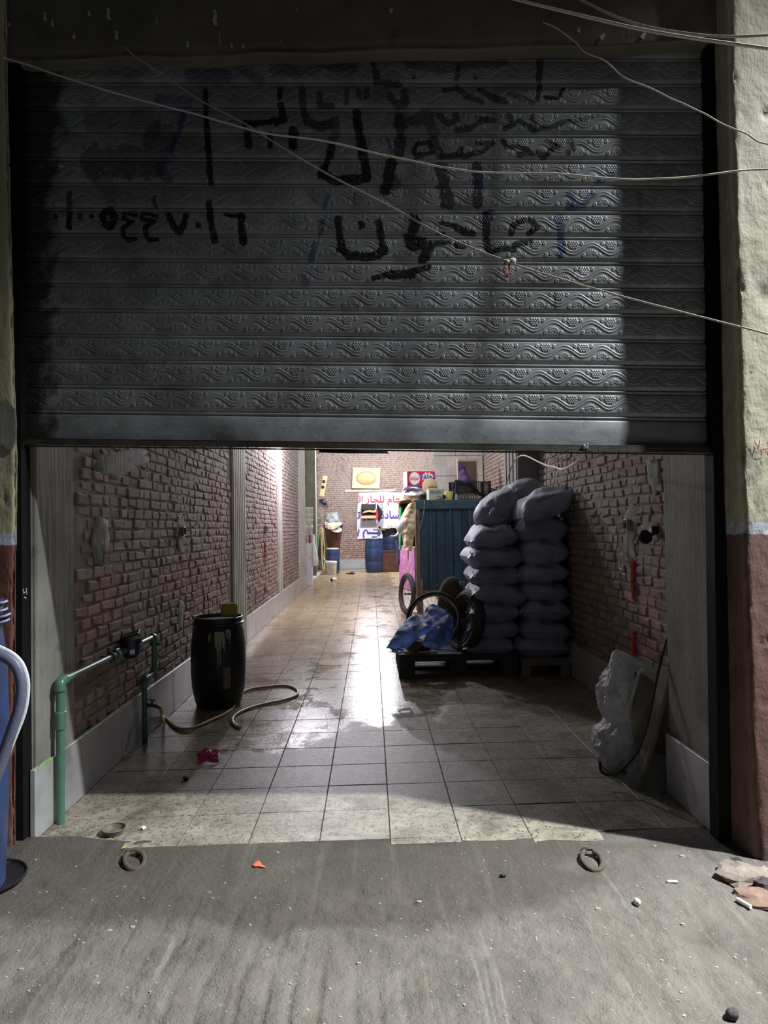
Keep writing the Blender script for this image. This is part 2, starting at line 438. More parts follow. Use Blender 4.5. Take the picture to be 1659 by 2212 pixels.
M = dict(
    concrete=m_concrete('raw_concrete', lin(104, 103, 96), lin(146, 145, 136)),
    pale_concrete=m_concrete('pale_concrete', lin(150, 148, 140), lin(186, 184, 176)),
    plaster=m_concrete('grey_green_plaster', lin(112, 114, 104), lin(140, 142, 130), False),
    lintel=m_concrete('brown_plaster', lin(84, 80, 72), lin(112, 107, 96), False),
    mortar=m_concrete('mortar', lin(96, 86, 78), lin(140, 128, 118), False),
    brick=m_brick(), tile=m_tile(), ground=m_ground(),
    pillar=m_pillar('painted_plaster', lin(180, 176, 153), lin(112, 82, 77)),
    pillar_old=m_pillar('old_painted_plaster', lin(172, 170, 140), lin(112, 72, 62)),
    grout=mat('grout', lin(70, 62, 52), .9),
    skirting=mat('grey_ceramic_skirting', lin(172, 174, 174), .28, .10, 2.5, .03, dirt=(lin(110, 100, 84), .35, 3), rv=.05),
    steel=mat('dark_steel', lin(15, 15, 15), .8, .3, Specular_IOR_Level=.2),
    bar=mat('dirty_steel_bar', lin(64, 60, 54), .6, .35, dirt=(lin(40, 32, 26), .6, 8), Metallic=.3),
    green_pipe=mat('green_plastic_pipe', lin(80, 124, 104), .32, .1, 8, .02, dirt=(lin(84, 82, 70), .35, 14)),
    black_plastic=mat('black_plastic', lin(26, 27, 33), .42, .2, 8, .05),
    meter_blue=mat('blue_meter_body', lin(28, 34, 84), .4),
    brass=mat('old_brass', lin(86, 74, 54), .4, .2, Metallic=.8),
    white=mat('white_plastic', lin(226, 226, 222), .4, .06, 6, .03),
    offwhite=mat('dusty_white', lin(196, 192, 180), .6, .12, 10, .1, dirt=(lin(140, 128, 104), .4, 7)),
    hose=mat('cream_hose', lin(190, 178, 120), .38, .1, 8, .03),
    drain_hose=mat('grey_ribbed_hose', lin(98, 102, 124), .45, .1),
    drain_strip=mat('pale_hose_strip', lin(214, 220, 222), .4, .05),
    blue_drum=mat('blue_plastic_drum', lin(44, 62, 102), .4, .15, 5, .04, dirt=(lin(40, 44, 66), .4, 6)),
    navy=mat('dark_blue_plastic', lin(26, 34, 70), .45, .15),
    sponge=mat('yellow_sponge', lin(176, 158, 66), .95, .2, 60, .8, 120),
    paint_white=mat('dried_white_paint', lin(176, 170, 154), .7, .15),
    pink_film=mat('pink_wrapper', lin(196, 66, 120), .3, .2, 20, .3, 40),
    dusty_cup=mat('dusty_clear_plastic', lin(112, 106, 94), .5, .2, 20),
    orange_scrap=mat('orange_scrap', lin(236, 108, 70), .5, .15, 30),
    orange_pipe=mat('orange_conduit', lin(206, 76, 40), .5, .2, 14),
    iron=mat('rusty_iron', lin(84, 72, 62), .8, .3, 30, .4),
    stone=mat('grey_stone', lin(128, 120, 108), .9, .3, 14, .5, rv=.25),
    dark_stone=mat('dark_stone', lin(64, 58, 58), .85, .3, 14, .4),
    red_stone=mat('broken_red_brick', lin(122, 98, 86), .9, .3, 14, .5),
    wood=mat('weathered_wood', lin(122, 102, 80), .8, .3, 12, .4, 50, dirt=(lin(60, 50, 42), .6, 6)),
    grey_wood=mat('grey_pallet_wood', lin(132, 126, 112), .85, .3, 12, .4, dirt=(lin(62, 56, 48), .6, 6)),
    green_wood=mat('dark_green_pallet_wood', lin(56, 72, 62), .8, .3, 10, .4),
    light_wood=mat('light_wood', lin(198, 168, 122), .7, .2, 14, .2),
    teal=mat('dark_teal_painted_board', lin(38, 66, 84), .5, .25, 4, .15, dirt=(lin(26, 34, 44), .6, 3), rv=.25),
    teal_light=mat('teal_painted_rail', lin(52, 84, 98), .5, .25, 6, .15, dirt=(lin(30, 38, 46), .5, 5)),
    zinc=mat('grey_metal_strip', lin(142, 146, 146), .5, .2, 10, .1, dirt=(lin(80, 66, 56), .5, 9), Metallic=.4),
    rubber=mat('worn_rubber', lin(52, 50, 48), .75, .25, 20, .3, dirt=(lin(92, 86, 76), .4, 10)),
    chrome=mat('dull_chrome', lin(170, 168, 160), .35, .2, Metallic=.85),
    pink_rim=mat('rusty_rim', lin(150, 96, 80), .5, .3, Metallic=.4),
    cream_cloth=mat('cream_cloth', lin(222, 208, 178), .95, .15, 8, .2, dirt=(lin(150, 126, 92), .5, 3)),
    white_cloth=mat('white_cloth', lin(230, 230, 232), .95, .06, 8, .15),
    brown_cloth=mat('brown_canvas', lin(96, 84, 66), .95, .25, 10, .2),
    purple_cloth=mat('purple_cloth', lin(70, 60, 96), .95, .25, 10, .2),
    green_cloth=mat('green_cloth', lin(70, 172, 110), .9, .15),
    black_cloth=mat('black_cloth', lin(30, 29, 32), .95, .2),
    red_cloth=mat('red_cloth', lin(176, 48, 66), .9, .15),
    gold=mat('gilt_relief', lin(168, 148, 100), .4, .25, 40, .7, 55, Metallic=.1),
    gold_frame=mat('gilt_frame', lin(216, 202, 158), .4, .12, 20, .3, 40, Metallic=.1),
    banner=mat('white_banner_vinyl', lin(222, 222, 234), .45, .05, 5, .06, 12),
    ink_red=mat('red_banner_ink', lin(206, 62, 88), .5, .1),
    ink_purple=mat('purple_banner_ink', lin(84, 58, 160), .5, .1),
    sign_red=mat('red_sign_board', lin(206, 40, 84), .45, .1),
    brown_tin=mat('brown_tin', lin(84, 50, 40), .6, .25, 6, .2, dirt=(lin(120, 84, 60), .4, 6)),
    beige=mat('beige_plastic', lin(196, 176, 142), .5, .12),
    box_green=mat('pale_green_metal', lin(164, 178, 160), .45, .08, 6, .05),
    yellow=mat('yellow_plastic', lin(222, 214, 120), .4, .1),
    cable=mat('white_cable', lin(206, 202, 190), .5, .1, 20, .05),
    cable_grey=mat('grey_twine', lin(168, 158, 146), .8, .2, 60, .2),
    ribbon=mat('faded_pink_rag', lin(158, 108, 104), .95, .2, 30, .3),
    chalk=mat('chalk_mark', lin(196, 196, 190), .95, .1),
    pencil=mat('pencil_mark', lin(96, 90, 80), .9, .1),
    red_pen=mat('red_marker', lin(150, 52, 52), .8, .1),
    lime=mat('lime_green_paint', lin(136, 190, 96), .7, .2, 20),
    panel_white=mat('white_panel', lin(214, 208, 214), .5, .08, 5, .05, dirt=(lin(150, 138, 130), .3, 5)),
    maroon=mat('maroon_tape', lin(126, 22, 44), .5, .1),
    ceiling=m_concrete('slab_concrete', lin(120, 118, 112), lin(160, 158, 150), False),
)


def m_film(name, col, tr=.35, rough=.25, alpha=1.0):
    a = N(name); p = a.pos()
    c = a.ramp(a.noise(p, 7, 4), (.3, tuple(x*.7 for x in col)), (.7, tuple(min(1, x*1.2) for x in col)))
    a.out(c, rough, a.bump(a.noise(p, 22, 6, .65, 1.2), .9, .016), Transmission_Weight=0.0)
    if alpha < 1: a.p.inputs['Alpha'].default_value = alpha
    tl = a.n('ShaderNodeBsdfTranslucent'); a.L.new(c, tl.inputs[0])
    mx = a.n('ShaderNodeMixShader'); mx.inputs[0].default_value = tr
    o = a.t.nodes['Material Output']; a.L.new(a.p.outputs[0], mx.inputs[1]); a.L.new(tl.outputs[0], mx.inputs[2]); a.L.new(mx.outputs[0], o.inputs[0])
    return a.m
M['blue_film'] = m_film('blue_plastic_film', lin(164, 190, 236), .5, .25)
M['white_film'] = m_film('dusty_white_film', lin(226, 228, 232), .2, .16)
M['clear_film'] = m_film('clear_film', lin(190, 196, 196), .2, .15, .45)
M['grey_film'] = m_film('grey_film_bag', lin(176, 188, 186), .3, .3)


def m_sack():
    a = N('woven_sack'); o = a.ob(); X, Y, Z = a.xyz(o); p = a.pos()
    c = a.ramp(a.noise(p, 5, 5), (.3, lin(126, 136, 158)), (.7, lin(160, 170, 190)))
    c = a.mix(1.0, c, a.ramp(a.rand(), (0, .86), (1, 1.1)), 'MULTIPLY')
    # a line of small black print near the mouth, upper side
    band = a.ma('MULTIPLY', a.ma('MULTIPLY', a.step(Y, -.475, -.47), a.step(Y, -.42, -.425)), a.ma('MULTIPLY', a.step(X, -.17, -.16), a.step(X, .17, .16)))
    band = a.ma('MULTIPLY', band, a.ma('GREATER_THAN', Z, .0))
    let = a.ma('MULTIPLY', a.ma('GREATER_THAN', a.noise(a.mp(o, (60, 70, 0)), 1.0, 2), .5), a.ma('GREATER_THAN', a.rand(), .35))
    c = a.mix(a.ma('MULTIPLY', a.ma('MULTIPLY', band, let), .85), c, (.01, .01, .012))
    wv = a.n('ShaderNodeTexWave'); a.put(wv.inputs[0], o); wv.inputs['Scale'].default_value = 60
    h = a.ma('ADD', a.ma('MULTIPLY', a.noise(p, 14, 5, .6), 1.0), a.ma('MULTIPLY', wv.outputs['Fac'], .1))
    return a.out(c, .5, a.bump(h, .4, .014))
M['sack'] = m_sack()
M['sack_lit_tone'] = mat('sack_end_lit_tone', lin(186, 192, 224), .5, .12, 10, .2)  # loose sack ends, lamp light painted in as a paler tone


def m_pattern():                                     # pink printed sheet with pale flowers on the cart
    a = N('pink_flower_print'); p = a.pos()
    d = a.vor(a.mp(p, (1, 1, 1)), 7.5)
    ring = a.ma('MULTIPLY', a.step(d, .18, .22), a.step(d, .34, .30))
    c = a.ramp(a.noise(p, 6, 3), (.35, lin(214, 120, 176)), (.65, lin(196, 150, 206)))
    c = a.mix(a.ma('MULTIPLY', ring, .8), c, lin(240, 224, 236))
    c = a.mix(a.step(a.noise(p, 3, 4), .58, .66), c, lin(202, 184, 160))
    return a.out(c, .5)
M['print'] = m_pattern()
# ------------------------------------------------------------------ shell of the shop
XL, XP, XR, XR2, YB, ZC = -1.79, 1.752, 2.10, 2.5, 25.6, 4.7


def wall(name, parts, mt, kind='structure'):
    mb = MB()
    for c, d in parts: mb.box(c, d)
    return obj(name, mb, mt, kind=kind)
def bx(x0, x1, y0, y1, z0, z1): return ((x0+x1)/2, (y0+y1)/2, (z0+z1)/2), (abs(x1-x0), abs(y1-y0), abs(z1-z0))


wall_left = wall('wall_left', [bx(XL-.30, XL-.009, 3.56, 17.95, 0, ZC)], M['mortar'])
wall_right = wall('wall_right', [bx(XR+.009, XR+.3, 3.56, 9.2, 0, ZC)], M['mortar'])
wall_right_far = wall('wall_right', [bx(XR2+.016, XR2+.3, 9.2, YB, 0, ZC)], M['mortar'])
wall_back = wall('wall_back', [bx(-2.6, 2.9, YB+.009, YB+.3, 0, ZC)], M['mortar'])
ceiling = wall('ceiling', [bx(-2.7, 2.9, 3.6, YB+.3, ZC, ZC+.2)], M['ceiling'])
# plastered recess on the far left and its pale end post
mb = MB(); mb.box(*bx(-2.34, -2.14, 17.8, 23.6, 0, ZC)); mb.box(*bx(-2.34, -1.8, 17.94, 18.0, 0, ZC)); mb.box(*bx(-2.2, -1.79, 21.6, 21.75, 0, ZC))
obj('plastered_recess', mb, M['plaster'], wall_left)
mb = MB(); mb.box(*bx(-2.2, -1.93, 23.4, 23.75, 0, ZC), b=.01); mb.box(*bx(-2.34, -2.14, 23.7, YB+.05, 0, ZC))
obj('end_post', mb, M['pale_concrete'], wall_left)
mb = MB().box(*bx(-2.14, -1.76, 17.96, 23.4, -.005, .05), b=.01); obj('kerb', mb, M['pale_concrete'], wall_left)

# concrete columns and ribs let into the side walls
def column(par, x0, x1, y0, y1, mt, ribs=0, nm='concrete_column'):
    mb = MB(); mb.box(*bx(x0, x1, y0, y1, 0, ZC), b=.008)
    xf = x1 if abs(x1) < abs(x0) else x0; s = 1 if x1 > 0 else -1
    for i in range(ribs):
        y = y0+(i+.5)*(y1-y0)/ribs; mb.box((xf-.004*s, y, ZC/2), (.016, (y1-y0)/ribs*.55, ZC-.02), b=.003)
    return obj(nm, mb, mt, par)
column(wall_left, XL-.2, XL+.012, 3.575, 4.02, M['concrete'])
column(wall_left, XL-.2, XL+.02, 8.56, 9.42, M['pale_concrete'], 7)
column(wall_left, XL-.2, XL+.015, 12.75, 13.35, M['pale_concrete'], 2)
column(wall_left, XL-.2, XL+.02, 16.5, 17.95, M['pale_concrete'], 5)
column(wall_right, XP, XR+.2, 3.45, 3.96, M['concrete'])
column(wall_right, 1.85, XR+.2, 8.32, 9.17, M['concrete'], 4)
# block wall jutting in behind the cart, in large rendered blocks with open joints
part_ = wall('wall_partition', [bx(1.42, XR2+.1, 14.75, 15.0, 0, ZC)], M['mortar'])
z = 0.0; r_ = 0
while z < ZC-.2:
    x = 1.40-(.25 if r_ % 2 else 0)
    while x < XR2:
        x0, x1 = max(x, 1.40)+.003, min(x+.75, XR2)-.003
        if x1-x0 > .05: obj('block', MB().box(*bx(x0, x1, 14.70, 14.76, z+.003, z+.447), b=.008), M['pale_concrete'], part_)
        x += .75
    z += .45; r_ += 1


# ------------------------------------------------------------------ bricks
def brick_mesh(L, seed, h=.066, dp=.03):
    r = random.Random(seed); j = lambda a: r.uniform(-a, a); v = []
    ch = r.randrange(8)
    for y, ins, jt in ((dp, 0, 0), (.008, 0, .004), (0, .009, .005)):
        for sx, sz in ((-1, -1), (1, -1), (1, 1), (-1, 1)):
            k_ = (.018 if jt and ch == (sx > 0)+2*(sz > 0) else 0); v.append((sx*(L/2-ins-k_)+j(jt), y+j(.004 if jt else 0), sz*(h/2-ins-k_*.6)+j(jt)))
    f = []
    for k in (0, 4):
        for i in range(4): f.append((k+i, k+(i+1) % 4, k+4+(i+1) % 4, k+4+i))
    f.append((8, 9, 10, 11)); return v, f                # local: x along wall, y into wall, z up
BL = [.105, .135, .165, .195, .225]
BM = {}
for L in BL:
    for s_ in range(5):
        mb = MB(); mb.add(*brick_mesh(L, int(L*1000)+s_*7, .066+(s_-2)*.0025)); BM[(L, s_)] = mesh_of('brick', mb, M['brick'], False)


def lay(par, origin, along, inward, length, z0, z1, ind, seed, holes=()):
    """bricks on a wall face; the ind that show largest are single parts, the rest one joined part"""
    r = random.Random(seed); O = Vector(origin); A = Vector(along); Iw = Vector(inward); rows = []
    z = z0; k = 0
    while z+.07 < z1:
        s = -r.uniform(0, .15)
        while s < length-.02:
            L = r.choice([.105, .135, .165, .165, .195, .195, .225]); c = s+L/2
            if c-L/2 > -.005 and c+L/2 < length+.01 and not any(a < c < b and z_a < z < z_b for a, b, z_a, z_b in holes):
                rows.append((c, z+.037+r.uniform(-.003, .003), L, r.randrange(5), r.uniform(-.005, .008), r.uniform(-.045, .045)))
            s += L+r.uniform(.010, .022)
        z += .078+r.uniform(-.001, .002); k += 1
    def size(b):
        p = O+A*b[0]; a = proj((p.x, p.y, b[1])); q = O+A*(b[0]+b[2]); c = proj((q.x, q.y, b[1])); d = proj((p.x, p.y, b[1]+.07))
        ok = 0 < a[0] < 1659 and 960 < a[1] < 2212
        return (abs(c[0]-a[0])+1)*abs(d[1]-a[1]) if ok else 0
    rows.sort(key=size, reverse=True)
    rz = math.atan2(A.y, A.x); flip = (Matrix.Rotation(rz, 3, 'Z') @ Vector((0, 1, 0))).dot(Iw) < 0
    if flip: rz += PI
    R = Matrix.Rotation(rz, 3, 'Z'); rest = MB()
    for i, (c, zz, L, s_, d, t) in enumerate(rows):
        p = O+A*c+Iw*(-d); p.z = zz
        if i < ind: link_mesh('brick', BM[(L, s_)], p, par, rot=(0, t, rz))
        else:
            v, f = brick_mesh(L, i % 50); Rt = R @ Matrix.Rotation(t, 3, 'Y'); rest.add([Rt @ Vector(q)+p for q in v], f)
    if rest.v: obj('brickwork', rest, M['brick'], par, kind='stuff')


lay(wall_left, (XL, 4.03, 0), (0, 1, 0), (-1, 0, 0), 4.52, .35, 3.2, 290, 1)
lay(wall_left, (XL, 9.43, 0), (0, 1, 0), (-1, 0, 0), 3.31, .35, 3.8, 0, 2)
lay(wall_left, (XL, 13.36, 0), (0, 1, 0), (-1, 0, 0), 3.13, .35, 4.2, 0, 3)
lay(wall_right, (XR, 3.97, 0), (0, 1, 0), (1, 0, 0), 4.34, .33, 3.2, 290, 4)
lay(wall_right_far, (XR2, 9.2, 0), (0, 1, 0), (1, 0, 0), 5.5, .3, 4.0, 0, 5)
lay(wall_back, (-2.12, YB, 0), (1, 0, 0), (0, 1, 0), 4.7, .34, 4.6, 0, 6)


# trowelled cement patches over the bricks
def patch(par, axis, wallc, outline, seed, th=.007, nm='cement_patch', m=None):
    """lump of cement on a side wall; outline in photo pixels"""
    pts = [PX(px, py, wallc) for px, py in outline]; c = sum(pts, Vector())/len(pts); n = len(pts); mb = MB()
    inn = 1 if wallc < 0 else -1
    rings = [(1.0, -.004), (.96, .5*th), (.7, th), (.35, th*1.1)]; vs = []
    for k, (s, h) in enumerate(rings):
        for i in range(n*3):
            a, b = pts[i//3], pts[(i//3+1) % n]; q = a.lerp(b, (i % 3)/3); q = c+(q-c)*(s*(1+.7*n3(q, 9, seed)+.5*n3(q, 26, seed)))
            vs.append(Vector((wallc+inn*(h+.018*n3(q, 24, seed+k)*(k > 0)), q.y, q.z)))
    m_ = n*3; fs = []
    for k in range(3):
        for i in range(m_): fs.append((k*m_+i, k*m_+(i+1) % m_, (k+1)*m_+(i+1) % m_, (k+1)*m_+i))
    fs.append(tuple(range(3*m_, 4*m_))); mb.add(vs, fs)
    return obj(nm, mb, m or M['concrete'], par, smooth=1.2)
patch(wall_left, 0, XL, [(190, 975), (300, 972), (330, 985), (290, 1020), (240, 1038), (205, 1020)], 1)
patch(wall_left, 0, XL, [(195, 1130), (235, 1120), (240, 1165), (222, 1200), (225, 1245), (212, 1235), (200, 1180)], 2)
patch(wall_left, 0, XL, [(380, 1112), (398, 1110), (400, 1140), (396, 1190), (386, 1190), (380, 1150)], 3)
patch(wall_left, 0, XL, [(382, 1300), (396, 1290), (394, 1350), (386, 1380)], 4)
patch(wall_right, 0, XR, [(1348, 1108), (1372, 1092), (1378, 1130), (1372, 1200), (1356, 1215), (1340, 1190), (1350, 1150)], 5)
patch(wall_right, 0, XR, [(1384, 1130), (1420, 1128), (1434, 1160), (1415, 1170), (1390, 1160)], 6)
patch(wall_right, 0, XR, [(1400, 1000), (1425, 990), (1430, 1040), (1415, 1075), (1402, 1050)], 7)

# ------------------------------------------------------------------ skirting
def skirt(name, segs, z1, th, seg_len=.6):
    root = bpy.data.objects.new(name, None); COL.objects.link(root); root['kind'] = 'structure'; root.location = segs[0][0]
    for a, b, nrm in segs:
        a, b, nrm = Vector(a), Vector(b), Vector(nrm); L = (b-a).length; d = (b-a)/L; n = max(1, round(L/seg_len))
        for i in range(n):
            s0, s1 = i*L/n+.002, (i+1)*L/n-.002; c = a+d*((s0+s1)/2)+nrm*(th/2); c.z = z1/2+.002
            sz = (abs(d.x)*(s1-s0)+abs(nrm.x)*th, abs(d.y)*(s1-s0)+abs(nrm.y)*th, z1)
            obj('skirting_panel', MB().box(c, sz, b=.003), M['skirting'], root)
    return root
bl = skirt('baseboard_left', [((XL, 3.52, 0), (XL, 17.95, 0), (1, 0, 0)), ((-2.14, 23.78, 0), (-2.14, YB, 0), (1, 0, 0))], .36, .028)
skirt('baseboard_right', [((XP, 3.40, 0), (XP, 3.95, 0), (-1, 0, 0)), ((XR, 3.98, 0), (XR, 8.3, 0), (-1, 0, 0)), ((XR2, 9.2, 0), (XR2, 14.7, 0), (-1, 0, 0))], .35, .026)
skirt('baseboard_back', [((-2.1, YB, 0), (2.5, YB, 0), (0, -1, 0))], .36, .03)
mb = MB(); ribbon(mb, [PX(x, y, XL+.0295) for x, y in ((82, 1663), (90, 1652), (102, 1643), (113, 1638))], .016, (1, 0, 0))
obj('green_stroke', mb, M['lime'], bl)

# ------------------------------------------------------------------ floor of terrazzo tiles
floor = wall('floor', [bx(-2.6, 2.9, 3.50, YB, -.12, -.006)], M['grout'])
TS = .362; gx0 = PZ(843, 1811).x; gy0 = PZ(843, 1811).y
def tile_mb(sx, sy, mb=None, c=(0, 0, 0)):
    mb = mb or MB(); h = .0; b = .002; vs = []
    for z, ins in ((-.02, 0), (-b, 0), (0, b)):
        for a_, b_ in ((-1, -1), (1, -1), (1, 1), (-1, 1)):
            x, y = a_*(sx/2-ins), b_*(sy/2-ins); vs.append((c[0]+x, c[1]+y+.026*x, c[2]+z))
    f = []
    for k in (0, 4):
        for i in range(4): f.append((k+i, k+(i+1) % 4, k+4+(i+1) % 4, k+4+i))
    f.append((8, 9, 10, 11)); return mb.add(vs, f)
TM = mesh_of('tile', tile_mb(TS-.004, TS-.004), M['tile'], False)
rest = MB(); cnt = 0
for row in range(62):
    for ci in range(-6, 7):
        xc = gx0+(ci+.5)*TS; yc = gy0+(row+.5)*TS+.026*(xc-gx0)
        x0, x1 = max(xc-TS/2, -2.12), min(xc+TS/2, XR2)
        if yc < 17.9: x0 = max(x0, XL+.0)
        if yc < 9.2: x1 = min(x1, XR)
        if yc+TS/2 > YB: continue
        if x1-x0 < .03: continue
        zz = rnd.uniform(-.0012, .0008)
        if row < 26:
            me = TM if x1-x0 > TS-.001 else mesh_of('tile', tile_mb(x1-x0-.004, TS-.004), M['tile'], False)
            cnt += 1; link_mesh('tile', me, ((x0+x1)/2, yc, zz), floor, rot=(rnd.uniform(-.005, .005), rnd.uniform(-.004, .004), 0))
        else: tile_mb(x1-x0-.004, TS-.004, rest, ((x0+x1)/2, yc, zz))
obj('far_tiles', rest, M['tile'], floor, kind='stuff')
for i, w in ((0, .05), (1, .052), (2, .085)):           # broken strip along the sill
    x0 = gx0+i*TS+.004; x1 = x0+TS-.006; n = 9; vs = []
    top = [(x0+(x1-x0)*k/(n-1), gy0-.004+.026*(x0+(x1-x0)*k/(n-1)-gx0)) for k in range(n)]
    bot = [(x, y-w*(1+.5*n3((x*9, i, 0), 1))) for x, y in top]
    vs = [(x, y, .0) for x, y in top]+[(x, y, -.002) for x, y in bot]+[(x, y, -.03) for x, y in bot]
    obj('tile', MB().add(vs, [(k, k+n, k+n+1, k+1) for k in range(n-1)]+[(k+n, k+2*n, k+2*n+1, k+n+1) for k in range(n-1)]), M['tile'], floor)

# ------------------------------------------------------------------ ground of the lane
def ground_h(X, Y):
    nv, nu = X.shape
    h = .022*fbm(X.shape, (6, 8), 21, 5, .5)+.016*fbm(X.shape, (26, 36), 31, 4, .6)
    warp = X+.10*fbm(X.shape, (3, 4), 41, 3)+.03*(Y-2.5)**2*np.sign(X+.2)*.6
    warp = warp+.05*fbm(X.shape, (7, 9), 44, 3)
    g = np.abs(np.sin(warp*PI/.10+2.5*fbm(X.shape, (2, 30), 43, 2)))
    amp = sstep(3.25, 2.8, Y)*(sstep(-1.5, -1.1, X)*(1-.75*sstep(-.2, .5, X)))
    h -= .012*amp*(1-g)**3*np.clip(.5+2.2*fbm(X.shape, (5, 7), 47, 3), 0, 1.4)
    rid = 1-np.abs(fbm(X.shape, (5, 10), 53, 4))*3; h += .018*np.clip(rid, 0, 1)**3*(.35+.65*sstep(.0, .8, X))*sstep(3.1, 2.7, Y)
    pit = fbm(X.shape, (40, 60), 57, 3); h -= .022*np.maximum(0, pit-.22)
    h += .012*np.maximum(0, fbm(X.shape, (60, 80), 61, 2)-.25)
    k = sstep(2.95, 3.32, Y); h = h*(1-.8*k)
    h += .009*sstep(3.1, 3.4, Y)+.03*sstep(-1.25, -1.65, X+.25*fbm(X.shape, (10, 12), 77, 3))*sstep(3.25, 3.4, Y)-.05*sstep(3.5, 3.58, Y)
    h += -.012-.03*sstep(3.0, 1.5, Y)+.03*sstep(2.0, 2.3, X)*sstep(2.4, 2.8, Y)
    return h
nu, nv = 560, 380
gx = np.linspace(-3.3, 3.6, nu)[None, :].repeat(nv, 0); gv = np.linspace(0, 1, nv)
gy = ((-.6)+(3.62+.6)*gv)[:, None].repeat(nu, 1)
gh = ground_h(gx, gy)
me = big('ground', np.stack([gx, gy, gh], -1).reshape(-1, 3), gridF(nu, nv), M['ground'])
ground = bpy.data.objects.new('ground', me); COL.objects.link(ground); ground['kind'] = 'structure'
def gz(x, y):
    i = int(round((x+3.3)/6.9*(nu-1))); j = int(round((y+.6)/4.22*(nv-1))); i = min(max(i, 0), nu-1); j = min(max(j, 0), nv-1); return float(gh[j, i])
def PG(px, py):                                       # point on the ground
    p = PZ(px, py, 0)
    for _ in range(4): p = PZ(px, py, gz(p.x, p.y))
    return p

# ------------------------------------------------------------------ shop front: pillars, lintel
front = bpy.data.objects.new('wall_front', None); COL.objects.link(front); front['kind'] = 'structure'; front.location = (0, 3.43, 0)
def pillar(nm, edge, yb, yf, side, mt, seed, x_far):
    """edge: (z, x) list of the visible arris; faces: return into the opening and the street face"""
    zs = np.linspace(-.05, 6.0, 300); ex = np.interp(zs, [e[0] for e in edge], [e[1] for e in edge])
    xb = np.interp(zs, [e[0] for e in edge], [e[2] for e in edge]); nS = 90; sh = (300, nS)
    rr = fbm(sh, (60, 16), seed, 4); r2 = fbm(sh, (130, 40), seed+7, 2); ch = np.maximum(0, fbm(sh, (70, 26), seed+9, 3)-.33)
    V = np.zeros((300, nS, 3)); t = np.linspace(0, 1, nS)
    for j in range(nS):
        if t[j] < .3:
            k = t[j]/.3; x = xb+(ex-xb)*k; y = yb+(yf-yb)*k; nx, ny = -side, 0
        else:
            k = (t[j]-.3)/.7; k = k**1.6; x = ex+(x_far-ex)*k; y = np.full(300, yf); nx, ny = 0, -1
        e = math.exp(-((t[j]-.3)/.03)**2)
        d = .005*rr[:, j]+.002*r2[:, j]-.035*ch[:, j]
        V[:, j, 0] = x+nx*d+side*e*(.014+.03*np.abs(rr[:, j])); V[:, j, 1] = y+ny*d+e*(.012+.025*np.abs(rr[:, j])); V[:, j, 2] = zs
    me = big(nm, V.reshape(-1, 3), gridF(nS, 300)[:, ::-1] if side > 0 else gridF(nS, 300), mt)
    o = bpy.data.objects.new(nm, me); COL.objects.link(o); parent_to(o, front); return o
YP = 3.16
ez = []
for px, py, pxb in ((1640, 1878, 1571), (1622, 1600, 1569), (1608, 1200, 1563), (1600, 1000, 1557), (1592, 650, 1551), (1583, 400, 1546), (1577, 200, 1540), (1573, -100, 1534), (1571, -400, 1530)):
    p = PY(px, py, YP); q = PF(pxb, py); ez.append((p.z, p.x, q.x))
ez[0] = (-.05, ez[0][1], ez[0][2]); pr = pillar('pillar', ez, fy(1.77), YP, 1, M['pillar'], 71, 3.6)
ez = []
for px, py, pxb in ((33, 1850, 38), (34, 1250, 36), (38, 1000, 39), (30, 700, 31), (22, 400, 26), (16, 150, 20), (14, -200, 18)):
    p = PY(px, py, 3.40); q = PF(pxb, py, .02); ez.append((p.z, p.x, q.x))
ez[0] = (-.05, ez[0][1], ez[0][2]); pl = pillar('pillar', ez, fy(-1.85), 3.40, -1, M['pillar_old'], 81, -3.6)
mb = MB(); mb.prism([(0, 0)]+[(PY(px, py, 3.4).x-PY(-6, 965, 3.4).x, PY(px, py, 3.4).z-PY(-6, 965, 3.4).z) for px, py in ((6, 958), (14, 968), (26, 972), (33, 950), (34, 915), (32, 885), (24, 876), (14, 860), (9, 868), (-2, 872), (-8, 880))], PY(-6, 965, 3.386), (1, 0, 0), (0, 0, 1), (0, .01, 0))
obj('cement_patch', mb, M['concrete'], pl)
# masonry behind the paint so that no light leaks round the opening
mb = MB(); mb.box(*bx(1.88, 3.6, 3.30, 3.75, -.05, 6.2)); mb.box(*bx(-3.6, -1.90, 3.52, 3.75, -.05, 6.2)); mb.box(*bx(-3.6, 3.6, 3.62, 3.85, 4.35, 6.2))
mb.box(*bx(-3.6, XL-.02, 3.66, 3.72, -.05, ZC+.3)); mb.box(*bx(XR, 3.6, 3.70, 3.9, -.05, ZC+.3))
obj('masonry', mb, M['mortar'], front)
